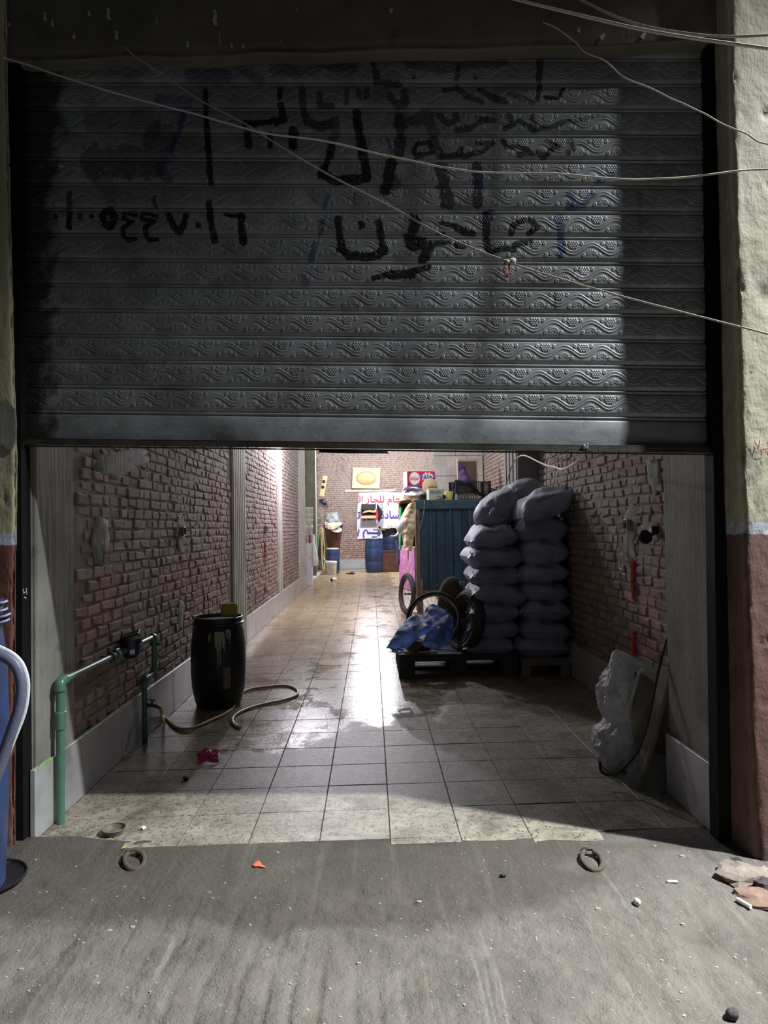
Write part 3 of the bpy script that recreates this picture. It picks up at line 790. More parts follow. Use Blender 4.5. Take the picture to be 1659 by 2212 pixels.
# lintel: its lower arris falls a little to the left
a_, b_ = PF(5, 131, -.06), PF(1560, 88, -.06); nS = 160; nz = 90
X = np.linspace(-2.0, 2.05, nS); zb = np.interp(X, [a_.x, b_.x], [a_.z, b_.z])+.006*np.sin(X*9)+.008*fbm((1, nS), (1, 30), 5)[0]
rr = fbm((nz, nS), (12, 40), 91, 4); V = np.zeros((nz, nS, 3))
for j in range(nz):
    if j < 12: V[j] = np.stack([X, fy(X, .22-.28*j/11), zb+.004*rr[j]], -1)
    else: V[j] = np.stack([X, fy(X, -.06)+.008*rr[j]+(.01 if j == 12 else 0), zb+(5.6-zb)*((j-11)/(nz-12))], -1)
me = big('lintel', V.reshape(-1, 3), gridF(nS, nz), M['lintel']); o = bpy.data.objects.new('lintel', me); COL.objects.link(o); parent_to(o, front)
mb = MB()
for x, y, h, w in ((97, 35, 18, .014), (113, 50, 16, .012), (160, 78, 8, .02), (192, 28, 12, .014), (234, 30, 26, .018), (252, 75, 20, .016), (464, 38, 34, .020), (474, 82, 26, .006), (338, 44, 14, .004),
                  (20, 52, 10, .014), (405, 95, 12, .014), (500, 98, 10, .012), (525, 99, 10, .01), (607, 88, 10, .004), (1250, 65, 8, .012), (1302, 78, 8, .03), (1390, 76, 7, .03), (845, 22, 8, .02), (640, 20, 4, .006)):
    ribbon(mb, [PF(x-2, y-h/2, -.064), PF(x+1, y-h/6, -.066), PF(x-1, y+h/5, -.066), PF(x+3, y+h/2, -.064)], w, (0, -1, 0))
obj('paint_drips', mb, M['paint_white'], o if False else front)
# steel guide rails
for i, (t, b, w) in enumerate((((30, 60), (40, 1822), .058), ((1540, 60), (1566, 1818), .07))):
    mb = MB(); A = PF(*b, -.02); B = PF(*t, -.02); A.z -= .03
    for dx, dy, ww, dd in ((-w/2, .03, .006, .09), (w/2, .03, .006, .09), (0, -.012, w, .006), (0, .07, w, .006)):
        mb.beam(A+Vector((dx, dy, 0)), B+Vector((dx, dy, 0)), ww, dd, up=(0, 1, 0))
    obj('trim_%d' % (i+1), mb, M['steel'], kind='structure')
# pencilled numbers and red figures on the right pillar
def strokes(nm, list_, w, m, par, off=-.012, y=YP):
    mb = MB()
    for s in list_: ribbon(mb, [PY(px, py, y+off) for px, py in s], w, (0, -1, 0))
    return obj(nm, mb, m, par)
strokes('pencil_figures', [[(1609, 927), (1610, 929)], [(1613, 925), (1615, 932)], [(1617, 930), (1616, 926), (1620, 925)], [(1626, 926), (1622, 930), (1627, 932)], [(1629, 926), (1632, 932), (1636, 926), (1639, 930)],
                           [(1643, 925), (1643, 931)], [(1647, 930), (1647, 925), (1651, 927)], [(1655, 924), (1656, 930)]], .0022, M['pencil'], pr)
strokes('red_figures', [[(1629, 953), (1634, 962), (1638, 970), (1641, 951)], [(1646, 960), (1648, 960)], [(1655, 956), (1659, 957), (1659, 964)], [(1641, 973), (1659, 969)], [(1657, 976), (1659, 985)]], .005, M['red_pen'], pr)
mb = MB()
for s in ([(50, 1272), (51, 1282), (55, 1278)], [(57, 1270), (58, 1284)], [(52, 1290), (57, 1292)]): ribbon(mb, [PX(px, py, XL+.0145) for px, py in s], .006, (1, 0, 0))
obj('chalk_marks', mb, M['chalk'], wall_left)

# ------------------------------------------------------------------ rolling shutter
sA, sB = PF(42, 966, .03), PF(1552, 985, .03)
sx_ = (sB-sA).normalized(); sn = Vector((FS, -1, 0)).normalized(); sx_ = (sx_-sn*sx_.dot(sn)).normalized(); sz_ = sx_.cross(-sn).normalized()
SM = Matrix((sx_, -sn, sz_)).transposed().to_4x4(); SM.translation = PF(830, 979, .03)
shutter = bpy.data.objects.new('rolling_shutter', None); COL.objects.link(shutter); shutter.matrix_basis = SM; SMI = SM.inverted()
tag(shutter, 'grey steel roller shutter with vine relief and black painted writing, half open over the doorway', 'shutter')
def sl_(px, py): return SMI @ PF(px, py, .03)          # photo pixel -> shutter coordinates
zt, zb_ = sl_(830, 187).z, sl_(830, 902).z; PIT = (zt-zb_)/13
x0s, x1s = sl_(34, 960).x-.02, sl_(1556, 980).x+.02

IW, IH, IX, IZ = 1640, 980, 4.0, 2.4                   # paint lives in shutter coordinates x -2..2, z 0..2.4
paint = np.zeros((IH, IW, 4), np.float32); nz1 = fbm((IH, IW), (60, 100), 5, 3); nz2 = fbm((IH, IW), (200, 330), 6, 2)
def brush(pts, w, col, al=1.0, rough=.35):
    q = [sl_(*p) for p in pts]; P = np.array([((a.x+IX/2)/IX*IW, a.z/IZ*IH) for a in q]); sc = IW/IX*(3.44/FPX); r = w*sc/2
    if len(P) == 1: P = np.vstack([P, P+.01])
    lo = np.floor(P.min(0)-r*1.8-3).astype(int); hi = np.ceil(P.max(0)+r*1.8+3).astype(int)
    x0, y0 = max(lo[0], 0), max(lo[1], 0); x1, y1 = min(hi[0], IW), min(hi[1], IH)
    if x1 <= x0 or y1 <= y0: return
    yy, xx = np.mgrid[y0:y1, x0:x1]; d = np.full(xx.shape, 1e9)
    for a, b in zip(P[:-1], P[1:]):
        ab = b-a; t = np.clip(((xx-a[0])*ab[0]+(yy-a[1])*ab[1])/max(ab @ ab, 1e-9), 0, 1); d = np.minimum(d, np.hypot(xx-a[0]-t*ab[0], yy-a[1]-t*ab[1]))
    d = d+r*rough*(nz1[y0:y1, x0:x1]*1.6+nz2[y0:y1, x0:x1])
    m = (1-sstep(r-1.3, r+1.0, d))*al*np.clip(1.05+.5*nz2[y0:y1, x0:x1], 0, 1); t = paint[y0:y1, x0:x1]
    na = m+t[..., 3]*(1-m); k = (m/np.maximum(na, 1e-6))[..., None]
    t[..., :3] = np.array(col)*k+t[..., :3]*(1-k); t[..., 3] = na
BK, BL_, WH = (.006, .007, .008), (.012, .03, .11), (.5, .5, .48)
B = lambda w, *p, a=1.0, c=BK: brush(p, w, c, a)
# older, half worn-off writing and smears
B(70, (200, 350), (330, 350), (345, 300), a=.55); B(50, (200, 265), (330, 270), a=.4); B(40, (220, 390), (240, 415), a=.35)
B(26, (345, 215), (400, 222), a=.5, c=BL_); B(34, (415, 160), (480, 165), a=.55, c=BL_); B(20, (520, 150), (560, 175), a=.5, c=BL_)
B(13, (398, 245), (380, 300), (368, 330), a=.7, c=BL_); B(22, (345, 360), (362, 385), a=.6, c=BL_)
B(24, (590, 150), (660, 155), (700, 140), (760, 150), a=.4); B(20, (690, 140), (770, 142), a=.45); B(16, (806, 140), (815, 178), (860, 182), a=.8); B(22, (880, 140), (960, 150), (1010, 140), (1090, 136), a=.55)
B(15, (1166, 100), (1163, 170), a=.8); B(8, (893, 168), a=.9); B(7, (1026, 170), a=.9); B(10, (990, 145), (985, 172), a=.6); B(26, (840, 120), (905, 118), a=.35); B(24, (930, 118), (1000, 115), (1120, 112), a=.35)
# upper line
B(13, (445, 198), (444, 225), (447, 290), (451, 350), (456, 395)); B(17, (606, 195), (604, 212)); B(17, (606, 228), (612, 258), (596, 268)); B(15, (600, 262), (565, 266), (530, 268))
B(18, (534, 290), (538, 315)); B(17, (582, 292), (584, 318)); B(22, (632, 280), (634, 318)); B(17, (652, 192), (652, 230), a=.7); B(18, (654, 240), (662, 266), (690, 276), (708, 270), a=.8); B(14, (690, 205), (692, 228), (715, 230), a=.75)
B(12, (748, 196), (748, 222), a=.6); B(10, (773, 196), (775, 212), a=.7); B(11, (793, 196), (790, 212), a=.7); B(17, (842, 210), (858, 230), (874, 222), (874, 200), a=.7)
B(20, (722, 262), (726, 285), (715, 310), a=.6); B(18, (716, 320), (702, 360), (694, 378)); B(22, (694, 378), (730, 390), (790, 386)); B(21, (768, 245), (774, 280)); B(20, (776, 295), (786, 345), (794, 382))
B(22, (862, 255), (866, 290), a=.75); B(24, (866, 300), (860, 330), a=.85); B(24, (846, 352), (838, 385), (833, 412)); B(9, (846, 330), (836, 300), a=.6, c=BL_)
B(14, (960, 195), (985, 190), (1008, 210), (1040, 222), a=.75); B(14, (1036, 195), (1064, 212), (1090, 222), a=.75); B(12, (1100, 205), (1130, 215), (1150, 222), a=.6); B(13, (1166, 185), (1160, 215), a=.9); B(10, (1176, 212), (1205, 214), (1216, 192))
B(30, (864, 262), (900, 262), (920, 250), (935, 285), a=.55); B(14, (948, 252), (965, 268), (985, 262), (984, 250), a=.75); B(13, (985, 280), (1015, 278), (1050, 258), a=.8); B(12, (1030, 255), (1065, 262), a=.7)
B(13, (1098, 250), (1110, 270), (1090, 278), a=.85); B(12, (1120, 262), (1150, 280), (1190, 276), (1230, 262), a=.85); B(9, (1230, 268), (1290, 250), a=.6); B(13, (1150, 252), (1152, 268), a=.8)
B(12, (893, 330), (900, 312), (925, 310), (935, 330), (900, 338), a=.9); B(22, (935, 305), (950, 335), a=.7); B(12, (955, 338), (990, 335), (996, 322), a=.9); B(13, (1000, 338), (1040, 330), (1062, 312), (1030, 312), a=.85)
B(11, (1086, 305), (1092, 320), (1115, 318), (1140, 325), a=.9); B(12, (1120, 335), (1160, 330), (1175, 340), (1200, 315), a=.85); B(12, (1180, 305), (1205, 318), a=.7); B(12, (1232, 305), (1238, 325), (1225, 332), a=.8)
B(26, (846, 370), (850, 400), a=.6); B(30, (953, 362), (958, 400), (968, 440), a=.85); B(23, (1030, 358), (1032, 400), (1030, 440), a=.9)
# telephone number in eastern digits
B(13, (120, 467), (121, 469)); B(13, (150, 418), (149, 450), a=.8); B(14, (150, 462), (149, 490)); B(11, (172, 466), (172, 472), a=.8); B(13, (197, 467), (198, 469))
B(19, (222, 468), (228, 486), (240, 488), (248, 470), (236, 456), (224, 462)); B(9, (234, 471), c=(.12, .12, .115), a=.9)
B(10, (292, 466), (270, 462), (266, 474), (286, 480)); B(11, (286, 480), (266, 492), (264, 508), (278, 520), (292, 517)); B(10, (338, 468), (310, 462), (306, 474), (332, 478)); B(11, (330, 480), (314, 492), (314, 508), (322, 520), (338, 518))
B(15, (364, 465), (374, 490), (384, 502)); B(14, (384, 502), (396, 488), (402, 466)); B(14, (426, 486), (428, 489)); B(15, (452, 440), (455, 470)); B(16, (455, 470), (459, 498), (463, 520)); B(10, (486, 464), (505, 468), (520, 464)); B(17, (520, 466), (521, 495), (526, 522)); B(8, (333, 425), (332, 440), (338, 446), a=.8)
# large name
B(16, (731, 474), (732, 500), (737, 535)); B(18, (737, 540), (752, 553), (790, 556), (815, 552), (830, 540)); B(16, (830, 545), (822, 510), (817, 480)); B(15, (778, 484), (780, 490))
B(26, (897, 475), (890, 500), (888, 505)); B(30, (886, 515), (890, 528), (910, 526)); B(14, (905, 526), (940, 528), (968, 525)); B(24, (923, 540), (914, 560)); B(10, (950, 482), (985, 490), (1004, 496)); B(13, (985, 490), (1005, 505), (1022, 505)); B(9, (945, 504), (958, 504))
B(17, (1050, 462), (1050, 505)); B(16, (1050, 520), (1055, 535)); B(14, (1058, 545), (1085, 538), (1110, 540)); B(13, (1104, 505), (1110, 486), (1128, 476), (1148, 478), (1160, 492), (1144, 504)); B(14, (1110, 532), (1130, 525), (1146, 522)); B(16, (985, 530), (1000, 530))
B(14, (805, 602), (830, 595)); B(20, (830, 597), (870, 592), (890, 594)); B(14, (880, 590), (910, 582), (925, 578)); B(2.5, (1133, 628), (1134, 668)); B(2.5, (1200, 628), (1198, 670)); B(2.5, (765, 416), (766, 446))
# blue letters and white spatter
B(17, (1210, 470), (1209, 505), a=.75, c=BL_); B(18, (1211, 520), (1212, 552), a=.85, c=BL_); B(14, (1226, 448), (1260, 444), (1280, 420), a=.7, c=BL_); B(16, (1230, 420), (1235, 440), a=.7, c=BL_); B(14, (1290, 395), (1320, 380), a=.6, c=BL_); B(12, (1380, 420), (1382, 500), a=.35, c=BL_)
B(12, (708, 425), (700, 450), a=.6, c=BL_); B(14, (695, 480), (690, 505), a=.7, c=BL_); B(14, (680, 530), (672, 560), a=.75, c=BL_); B(16, (655, 600), (660, 612), a=.5, c=BL_); B(10, (1060, 455), (1062, 475), a=.7, c=BL_); B(16, (1035, 385), (1040, 410), a=.5, c=BL_)
rr_ = random.Random(5)
for cx_, cy_, n_, sp, a_ in ((672, 490, 26, 12, .7), (688, 545, 8, 16, .5), (1260, 594, 30, 8, .9), (490, 746, 30, 22, .6), (355, 800, 40, 28, .6), (410, 755, 20, 20, .5), (625, 805, 26, 16, .5), (300, 690, 14, 20, .4), (420, 700, 16, 18, .4), (270, 300, 10, 14, .4), (135, 362, 10, 8, .6), (175, 362, 12, 8, .5), (130, 318, 6, 10, .5), (715, 860, 26, 22, .4), (310, 850, 22, 24, .35), (1492, 434, 8, 6, .6), (300, 590, 10, 10, .5), (1250, 755, 8, 12, .5), (1255, 690, 6, 8, .6)):
    for _ in range(n_):
        x, y = rr_.gauss(cx_, sp), rr_.gauss(cy_, sp*.6); L_ = rr_.uniform(0, 6); brush([(x, y), (x+rr_.uniform(-3, 3), y+L_*rr_.choice((.2, 1)))], rr_.uniform(1.4, 4.5), WH, a_*rr_.uniform(.5, 1))
img = bpy.data.images.new('shutter_paint', IW, IH, alpha=True, float_buffer=False)
img.colorspace_settings.name = 'Non-Color'; img.alpha_mode = 'CHANNEL_PACKED'; img.pixels.foreach_set(paint.ravel()); img.update(); img.pack()

a = N('shutter_steel'); p = a.pos(); o_ = a.ob(shutter); X, Y, Z = a.xyz(o_)
c = a.ramp(a.noise(p, 3.0, 7, .65), (.3, lin(108, 110, 110)), (.7, lin(152, 156, 160)))
c = a.mix(a.ma('MULTIPLY', a.step(a.noise(a.mp(o_, (1, 1, 3)), 3.2, 7, .7), .5, .66), .45), c, lin(84, 80, 70))
c = a.mix(a.ma('MULTIPLY', a.step(a.noise(p, 16, 6, .7, .5), .56, .66), .35), c, lin(176, 176, 172))
c = a.mix(a.ma('MULTIPLY', a.step(a.noise(p, 24, 6, .7), .58, .70), .5), c, lin(70, 64, 54))
en = a.ma('ADD', a.ma('ABSOLUTE', a.ma('ADD', X, .02)), a.ma('MULTIPLY', a.noise(p, 9, 5), .35))   # greasy ends that run in the rails
c = a.mix(a.ma('MULTIPLY', a.step(en, 1.85, 1.96), .9), c, lin(26, 25, 23))
tx = a.n('ShaderNodeTexImage', image=img, extension='CLIP'); a.L.new(a.mp(o_, (1/IX, 1, 1/IZ), (.5, 0, 0)), a.n('ShaderNodeVectorMath').inputs[0])
mpv = a.mp(o_, (1/IX, 1/IX, 1/IZ), (.5, 0, 0)); mx_ = a.xyz(mpv); cb = a.n('ShaderNodeCombineXYZ'); a.L.new(mx_[0], cb.inputs[0]); a.L.new(mx_[2], cb.inputs[1]); a.L.new(cb.outputs[0], tx.inputs[0])
c = a.mix(tx.outputs['Alpha'], c, tx.outputs['Color'])
M['shutter'] = a.out(c, a.ma('ADD', a.ma('MULTIPLY', a.noise(p, 14, 4), .25), .38), a.bump(a.noise(p, 60, 4), .12, .006), Metallic=.25)


def slat_relief(W_, ph, nu=1760, nv=62):
    x = np.linspace(0, W_, nu); t = np.linspace(0, 1, nv); prof = np.zeros(nv)
    for i, q in enumerate(t):
        if q < .025: prof[i] = -.007+q/.025*.008
        elif q < .70: prof[i] = .001+.0015*math.sin((q-.025)/.675*PI)
        elif q < .85: prof[i] = .001-.011*((q-.70)/.15)**1.3
        elif q < .97: prof[i] = -.010+.0085*math.sin((q-.85)/.12*PI)
        else: prof[i] = -.010
    U = ((x/.195+ph) % 1.0)[None, :]; Vv = ((.70-t)/.66)[:, None]; kx = .195/.083
    g = lambda du, dv, r: np.exp(-((du*kx)**2+dv**2)/(r*r)); wd = lambda u0: (U-u0+.5) % 1-.5
    cw = .50-.25*np.cos(2*PI*U); R = np.zeros((nv, nu))
    for dlt, w_, am in ((.085, .034, 1.0), (-.085, .034, 1.0), (.0, .03, .55)): R = np.maximum(R, am*np.exp(-((Vv-cw-dlt)/w_)**2))
    for v_, n_ in ((.88, 4), (.77, 5), (.66, 4), (.55, 3)):
        for k in range(n_): R = np.maximum(R, 1.25*g(wd((k-(n_-1)/2)*.062), Vv-v_, .062))
    for k in range(7):
        an = PI*(k+.5)/7; R = np.maximum(R, .9*g(wd(.5+math.cos(an)*.115), Vv-(.12+math.sin(an)*.26), .075))
        R = np.maximum(R, .7*g(wd(.5+math.cos(an)*.06), Vv-(.12+math.sin(an)*.13), .05))
    for u_, v_ in ((.22, .82), (.78, .82), (.28, .12), (.70, .12)):
        d = np.sqrt((wd(u_)*kx)**2+(Vv-v_)**2); R = np.maximum(R, np.exp(-((d-.075)/.035)**2)); R = np.maximum(R, .9*np.exp(-(d/.03)**2))
    R *= ((Vv > .0) & (Vv < 1.0))
    yy = -(prof[:, None]+.0030*R); Vt = np.zeros((nv, nu, 3)); Vt[..., 0] = x0s+x[None, :]; Vt[..., 1] = yy; Vt[..., 2] = -(t*PIT)[:, None]
    return Vt.reshape(-1, 3), gridF(nu, nv)[:, ::-1]
SLM = []
for ph in (0, .37, .71):
    V, F = slat_relief(x1s-x0s, ph); SLM.append(big('slat', V, F, M['shutter']))
for k in range(-2, 13):
    o = bpy.data.objects.new('slat', SLM[(k*2+3) % 3]); COL.objects.link(o); o.parent = shutter
    o.location = (0, rnd.uniform(-.002, .002), zt-k*PIT)
def loc_obj(nm, mb, m, par, smooth=False):            # builder in the parent's own coordinates
    o = bpy.data.objects.new(nm, mesh_of(nm, mb, m, smooth)); COL.objects.link(o); o.parent = par; return o
W_ = x1s-x0s; xm = (x0s+x1s)/2; zp0, zp1 = sl_(830, 957).z, zb_
mb = MB()
prof = [(-.010, zp1), (-.001, zp1-.004), (.001, zp1-.01), (.002, (zp0+zp1)/2), (0, zp0)]
mb.grid(90, 5, lambda u, v: (x0s+u*W_, -prof[int(round(v*4))][0]+.0015*n3((u*20, v*3, 0), 1), prof[int(round(v*4))][1]))
loc_obj('plain_bottom_slat', mb, M['shutter'], shutter, 1.2)
mb = MB(); mb.box((xm, -.012, zp0-.004), (W_, .05, .007), b=.001); mb.box((xm, -.034, zp0-.018), (W_, .006, .034), b=.001); mb.box((xm, .004, (zp0-.034)/1-.004), (W_, .03, .006), b=.001)
loc_obj('bottom_bar', mb, M['bar'], shutter)
q = sl_(1258, 967); mb = MB(); mb.lathe([(.0, -.012), (.013, -.012), (.013, .0), (.007, .004), (.007, .01), (0, .01)], 12, (q.x, -.046, q.z), (PI/2, 0, 0)); mb.box((q.x+.012, -.044, q.z+.004), (.012, .014, .03), b=.002)
loc_obj('lock_bolt', mb, M['zinc'], shutter, .6)
A, Bq = sl_(690, 975), sl_(836, 976); mb = sheet([[(A.x, -.02, A.z+.006), (A.x*.5+Bq.x*.5, -.03, A.z+.008), (Bq.x, -.03, Bq.z+.004)], [(A.x, -.02, A.z-.008), (A.x*.5+Bq.x*.5, -.03, A.z-.012), (Bq.x+.01, -.04, Bq.z-.014)]], 16, 4, .004, 9, 3)
o = loc_obj('rubber_strip', mb, M['black_plastic'], shutter); md = o.modifiers.new('t', 'SOLIDIFY'); md.thickness = .003

# ------------------------------------------------------------------ wires across the front
def smooth_path(pts, k=5):
    pts = [Vector(p) for p in pts]; out = []
    for i in range(len(pts)-1):
        p0, p1, p2, p3 = pts[max(i-1, 0)], pts[i], pts[i+1], pts[min(i+2, len(pts)-1)]
        for j in range(k):
            t = j/k; out.append(.5*((2*p1)+(p2-p0)*t+(2*p0-5*p1+4*p2-p3)*t*t+(3*p1-p0-3*p2+p3)*t**3))
    return out+[pts[-1]]
def wire(nm, pts, y0, y1, r, m, label, cat='wire', wig=0.0, seed=0):
    n = len(pts)-1; P = [PY(px, py, y0+(y1-y0)*(px-pts[0][0])/(pts[-1][0]-pts[0][0])) for px, py in pts]
    P = smooth_path(P, 6); P = [p+Vector((0, n3(p, 9, seed), n3(p, 9, seed+4)))*wig for p in P]
    return obj(nm, MB().tube(P, r, 6), m, smooth=True, label=label, cat=cat, base=False)
wire('overhead_cable', [(1040, -26), (1090, -8), (1240, 30), (1420, 70), (1659, 105), (1760, 117)], 3.30, 2.75, .0075, M['cable'], 'thick white cable sagging across the top right corner, topmost of the wires', 'cable')
wire('overhead_cable', [(1200, -30), (1260, 2), (1330, 36), (1400, 58), (1500, 74), (1580, 79), (1659, 76), (1750, 70)], 3.30, 2.85, .006, M['cable_grey'], 'dim grey cable just above and behind the thick white cable at top right', 'cable')
wire('twisted_wire', [(1170, 45), (1215, 68), (1246, 92), (1262, 110), (1300, 128), (1345, 165), (1398, 188), (1440, 207), (1475, 222), (1500, 235), (1530, 250), (1580, 278), (1615, 290), (1645, 307), (1700, 318)], 3.34, 2.85, .0035, M['cable'], 'thin kinked white wire drooping from the lintel to the right pillar', wig=.012, seed=2)
wire('sagging_wire', [(8, 124), (60, 140), (130, 164), (230, 195), (290, 212), (350, 228), (430, 248), (560, 285), (700, 305), (830, 335), (980, 365), (1060, 372), (1200, 375), (1260, 380), (1330, 386), (1400, 387), (1470, 384), (1560, 373), (1620, 367), (1720, 366)], 3.37, 2.85, .0042, M['cable'], 'long pale wire sagging over the shutter from the upper left to the right pillar', wig=.004, seed=5)
dw = [(270, 100), (290, 120), (360, 165), (430, 215), (520, 262), (620, 325), (720, 383), (860, 455), (960, 510), (1098, 566), (1110, 571), (1240, 611), (1400, 655), (1540, 691), (1659, 722), (1740, 744)]
line = wire('taut_cord', dw, 3.40, 2.8, .0042, M['cable_grey'], 'taut pale cord running diagonally down to the right, knotted with a pink rag', 'cord', .002, 8)
yk = 3.40-.6*(1100-270)/(1740-270); K = PY(1101, 568, yk); mb = MB()
mb.blob(K+Vector((.012, -.002, .006)), (.018, .014, .017), .3, 2, 1, 12, 8); mb.blob(K+Vector((-.012, -.004, .004)), (.014, .012, .012), .4, 2, 2, 12, 8); obj('knot', mb, M['cable_grey'], line, smooth=1.2)
k2 = lambda px, py: PY(px, py, yk-.01)
obj('rag', sheet([[k2(1093, 568), k2(1097, 567), k2(1102, 570)], [k2(1093, 583), k2(1097, 585), k2(1102, 582)], [k2(1091, 596), k2(1095, 598), k2(1099, 597)], [k2(1095, 606), k2(1097, 608), k2(1099, 607)]], 10, 16, .008, 30, 2), M['ribbon'], line, solid=.003)
mb = MB()
for i in range(7): mb.tube([K+Vector((-.01, 0, .005)), K+Vector((-.03-.01*i % .03, -.01, .03-.011*i)), K+Vector((-.05-.008*(i % 3), -.01, .022-.012*i))], .0012, 4)
obj('frayed_green_thread', mb, M['green_wood'], line)
# cable that hangs inside under the shutter
P = [PY(*q) for q in ((1262, 966, 3.46), (1258, 984, 3.5), (1240, 1002, 3.7), (1215, 1014, 4.1), (1198, 1009, 4.7), (1180, 1005, 5.4), (1160, 996, 6.3), (1140, 986, 7.2), (1127, 984, 7.9), (1114, 992, 8.2), (1104, 1012, 8.28), (1096, 1040, 8.3), (1092, 1062, 8.3))]
obj('hanging_cable', MB().tube(smooth_path(P, 6), .008, 6), M['cable'], smooth=True, label='white cable looping under the shutter edge back to the concrete pier', cat='cable', base=False)

# ------------------------------------------------------------------ blue drum and drain hose at the left edge
DX, DY = PY(0, 1480, 3.03).x, 3.03
def drum_profile(R, H):
    return [(R*.84, 0), (R*.90, .012), (R*.93, .05*H), (R*.99, .22*H), (R, .35*H), (R*1.0, .6*H), (R*.98, .74*H), (R*.93, .84*H), (R*.84, .9*H), (R*.83, .93*H), (R*.86, .94*H)]
zt_ = PY(8, 1345, DY).z
t = thing('plastic_drum', (DX-.25, DY, gz(DX-.2, DY)), 'blue plastic drum cut off by the left edge beside the red pillar', 'drum')
g0 = gz(DX-.2, DY); Hd = zt_-g0
obj('drum_body', MB().lathe([(.22, 0), (.24, .02), (.255, .3*Hd), (.258, .6*Hd), (.25, .85*Hd), (.232, Hd-.05), (.23, Hd)], 40, (DX-.25, DY, g0)), M['blue_drum'], t, smooth=.6)
mb = MB()
for dz, r in ((.0, .258), (.025, .262), (.05, .25), (.085, .25)): mb.lathe([(r-.03, -.008), (r, -.008), (r+.004, 0), (r, .008), (r-.03, .008)], 40, (DX-.25, DY, g0+Hd+dz))
mb.lathe([(.235, 0), (.235, .1), (.0, .11)], 40, (DX-.25, DY, g0+Hd)); obj('screw_lid', mb, M['navy'], t, smooth=.5, label='dark ribbed screw lid')
hp = [(-14, 1406), (2, 1413), (22, 1424), (38, 1442), (47, 1470), (47, 1500), (41, 1535), (28, 1575), (12, 1620), (-6, 1668), (-20, 1700)]
P = smooth_path([PY(px, py, 2.93) for px, py in hp], 6)
t = thing('drain_hose', P[-1], 'thick grey hose with a pale stripe arching from the blue drum at the left edge', 'hose')
obj('hose_tube', MB().tube(P, .026, 14), M['drain_hose'], t, smooth=True)
C = [p+((Vector((p.x-PY(-30, 1500, 2.93).x, 0, p.z-PY(0, 1500, 2.93).z))).normalized())*.026 for p in P]
obj('hose_stripe', MB().tube(C, .0085, 8), M['drain_strip'], t, smooth=True)
pc = PG(-10, 1908); mb = MB(); mb.lathe([(0, .004), (.16, .004), (.176, .012), (.18, .022), (.172, .024), (.165, .012), (0, .009)], 36, (pc.x-.05, pc.y, pc.z+.004))
obj('tray', mb, M['black_plastic'], smooth=.6, label='shallow black plastic tray on the ground at the left edge', cat='tray')

# ------------------------------------------------------------------ green water pipe on the left wall
xp = XL+.062
Zr = PX(130, 1472, xp); t = thing('water_pipe', (xp, Zr.y, 0), 'green plastic water pipe with a meter fixed along the left wall', 'pipe')
def pipe(nm, a, b, r=.021, m='green_pipe'): return obj(nm, MB().tube([a, (Vector(a)+Vector(b))/2, b], r, 14), M[m], t, smooth=.6, base=False)
def elbow(a, d1, d2, r=.029, s=.045):
    a, d1, d2 = Vector(a), Vector(d1), Vector(d2); mb = MB()
    P = [a+d1*s]+[a+(d1*(1-k/6)**2+d2*(k/6)**2)*.034 for k in range(7)]+[a+d2*s]
    mb.tube(P, r, 14); mb.tube([a+d1*s*.8, a+d1*s*1.1], r*1.1, 14); mb.tube([a+d2*s*.8, a+d2*s*1.1], r*1.1, 14)
    return obj('elbow', mb, M['green_pipe'], t, smooth=.7, base=False)
E1 = Vector((xp, Zr.y, Zr.z)); E2 = PX(333, 1375, xp); E2 = Vector((xp, E2.y, E2.z)); E3 = PX(338, 1450, xp); E3 = Vector((xp, E2.y, E3.z)); E4 = PX(312, 1458, xp); E4 = Vector((xp, E4.y, E3.z-.004))
yv, zv = Vector((0, 1, 0)), Vector((0, 0, 1))
E2.z = E1.z+(E2.z-E1.z)
mA = PX(256, 1408, xp); mBm = PX(300, 1386, xp); dirp = (E2-E1).normalized()
on = lambda y: E1.lerp(E2, (y-E1.y)/(E2.y-E1.y))
pipe('pipe_length', (xp, E1.y, -.01), E1-zv*.03, .022); pipe('pipe_length', E1+dirp*.03, on(mA.y), .021); pipe('pipe_length', on(mBm.y+.03), E2-dirp*.02)
pipe('pipe_length', E2-zv*.02, E3+zv*.02); pipe('pipe_length', E3-yv*.02, E4+yv*.02); pipe('pipe_length', E4-zv*.02, (xp, E4.y, -.005))
elbow(E1, -zv, dirp); elbow(E2, -dirp, -zv); elbow(E3, zv, -yv); elbow(E4, yv, -zv)
q = E1.copy(); q.z = PX(132, 1555, xp).z; obj('coupling', MB().tube([q-zv*.05, q-zv*.045, q+zv*.045, q+zv*.05], [.025, .029, .029, .025], 14), M['green_pipe'], t, smooth=.6)
cp = on(PX(240, 1415, xp).y)
obj('wall_clip', MB().tube([cp-dirp*.012, cp+dirp*.012], .032, 12).box(cp+Vector((-.035, 0, 0)), (.06, .02, .02)), M['iron'], t, smooth=.6)
cp = on(PX(252, 1409, xp).y); obj('union_nut', MB().tube([cp-dirp*.03, cp-dirp*.02, cp+dirp*.02, cp+dirp*.03], [.026, .033, .033, .026], 8).box(cp+Vector((0, 0, .035)), (.02, .06, .006), b=.002), M['green_pipe'], t, smooth=.4)
for s_ in (mA.y+.06, mBm.y-.01): cp = on(s_); obj('brass_nut', MB().tube([cp-dirp*.035, cp-dirp*.034, cp+dirp*.034, cp+dirp*.035], [.022, .03, .027, .022], 6), M['brass'], t, smooth=.3)
mc = on((mA.y+mBm.y)/2+.03)
met = obj('water_meter', MB().lathe([(0, -.075), (.04, -.07), (.062, -.045), (.066, 0), (.066, .03), (.072, .034), (.072, .058), (0, .06)], 20, mc), M['meter_blue'], t, smooth=.5)
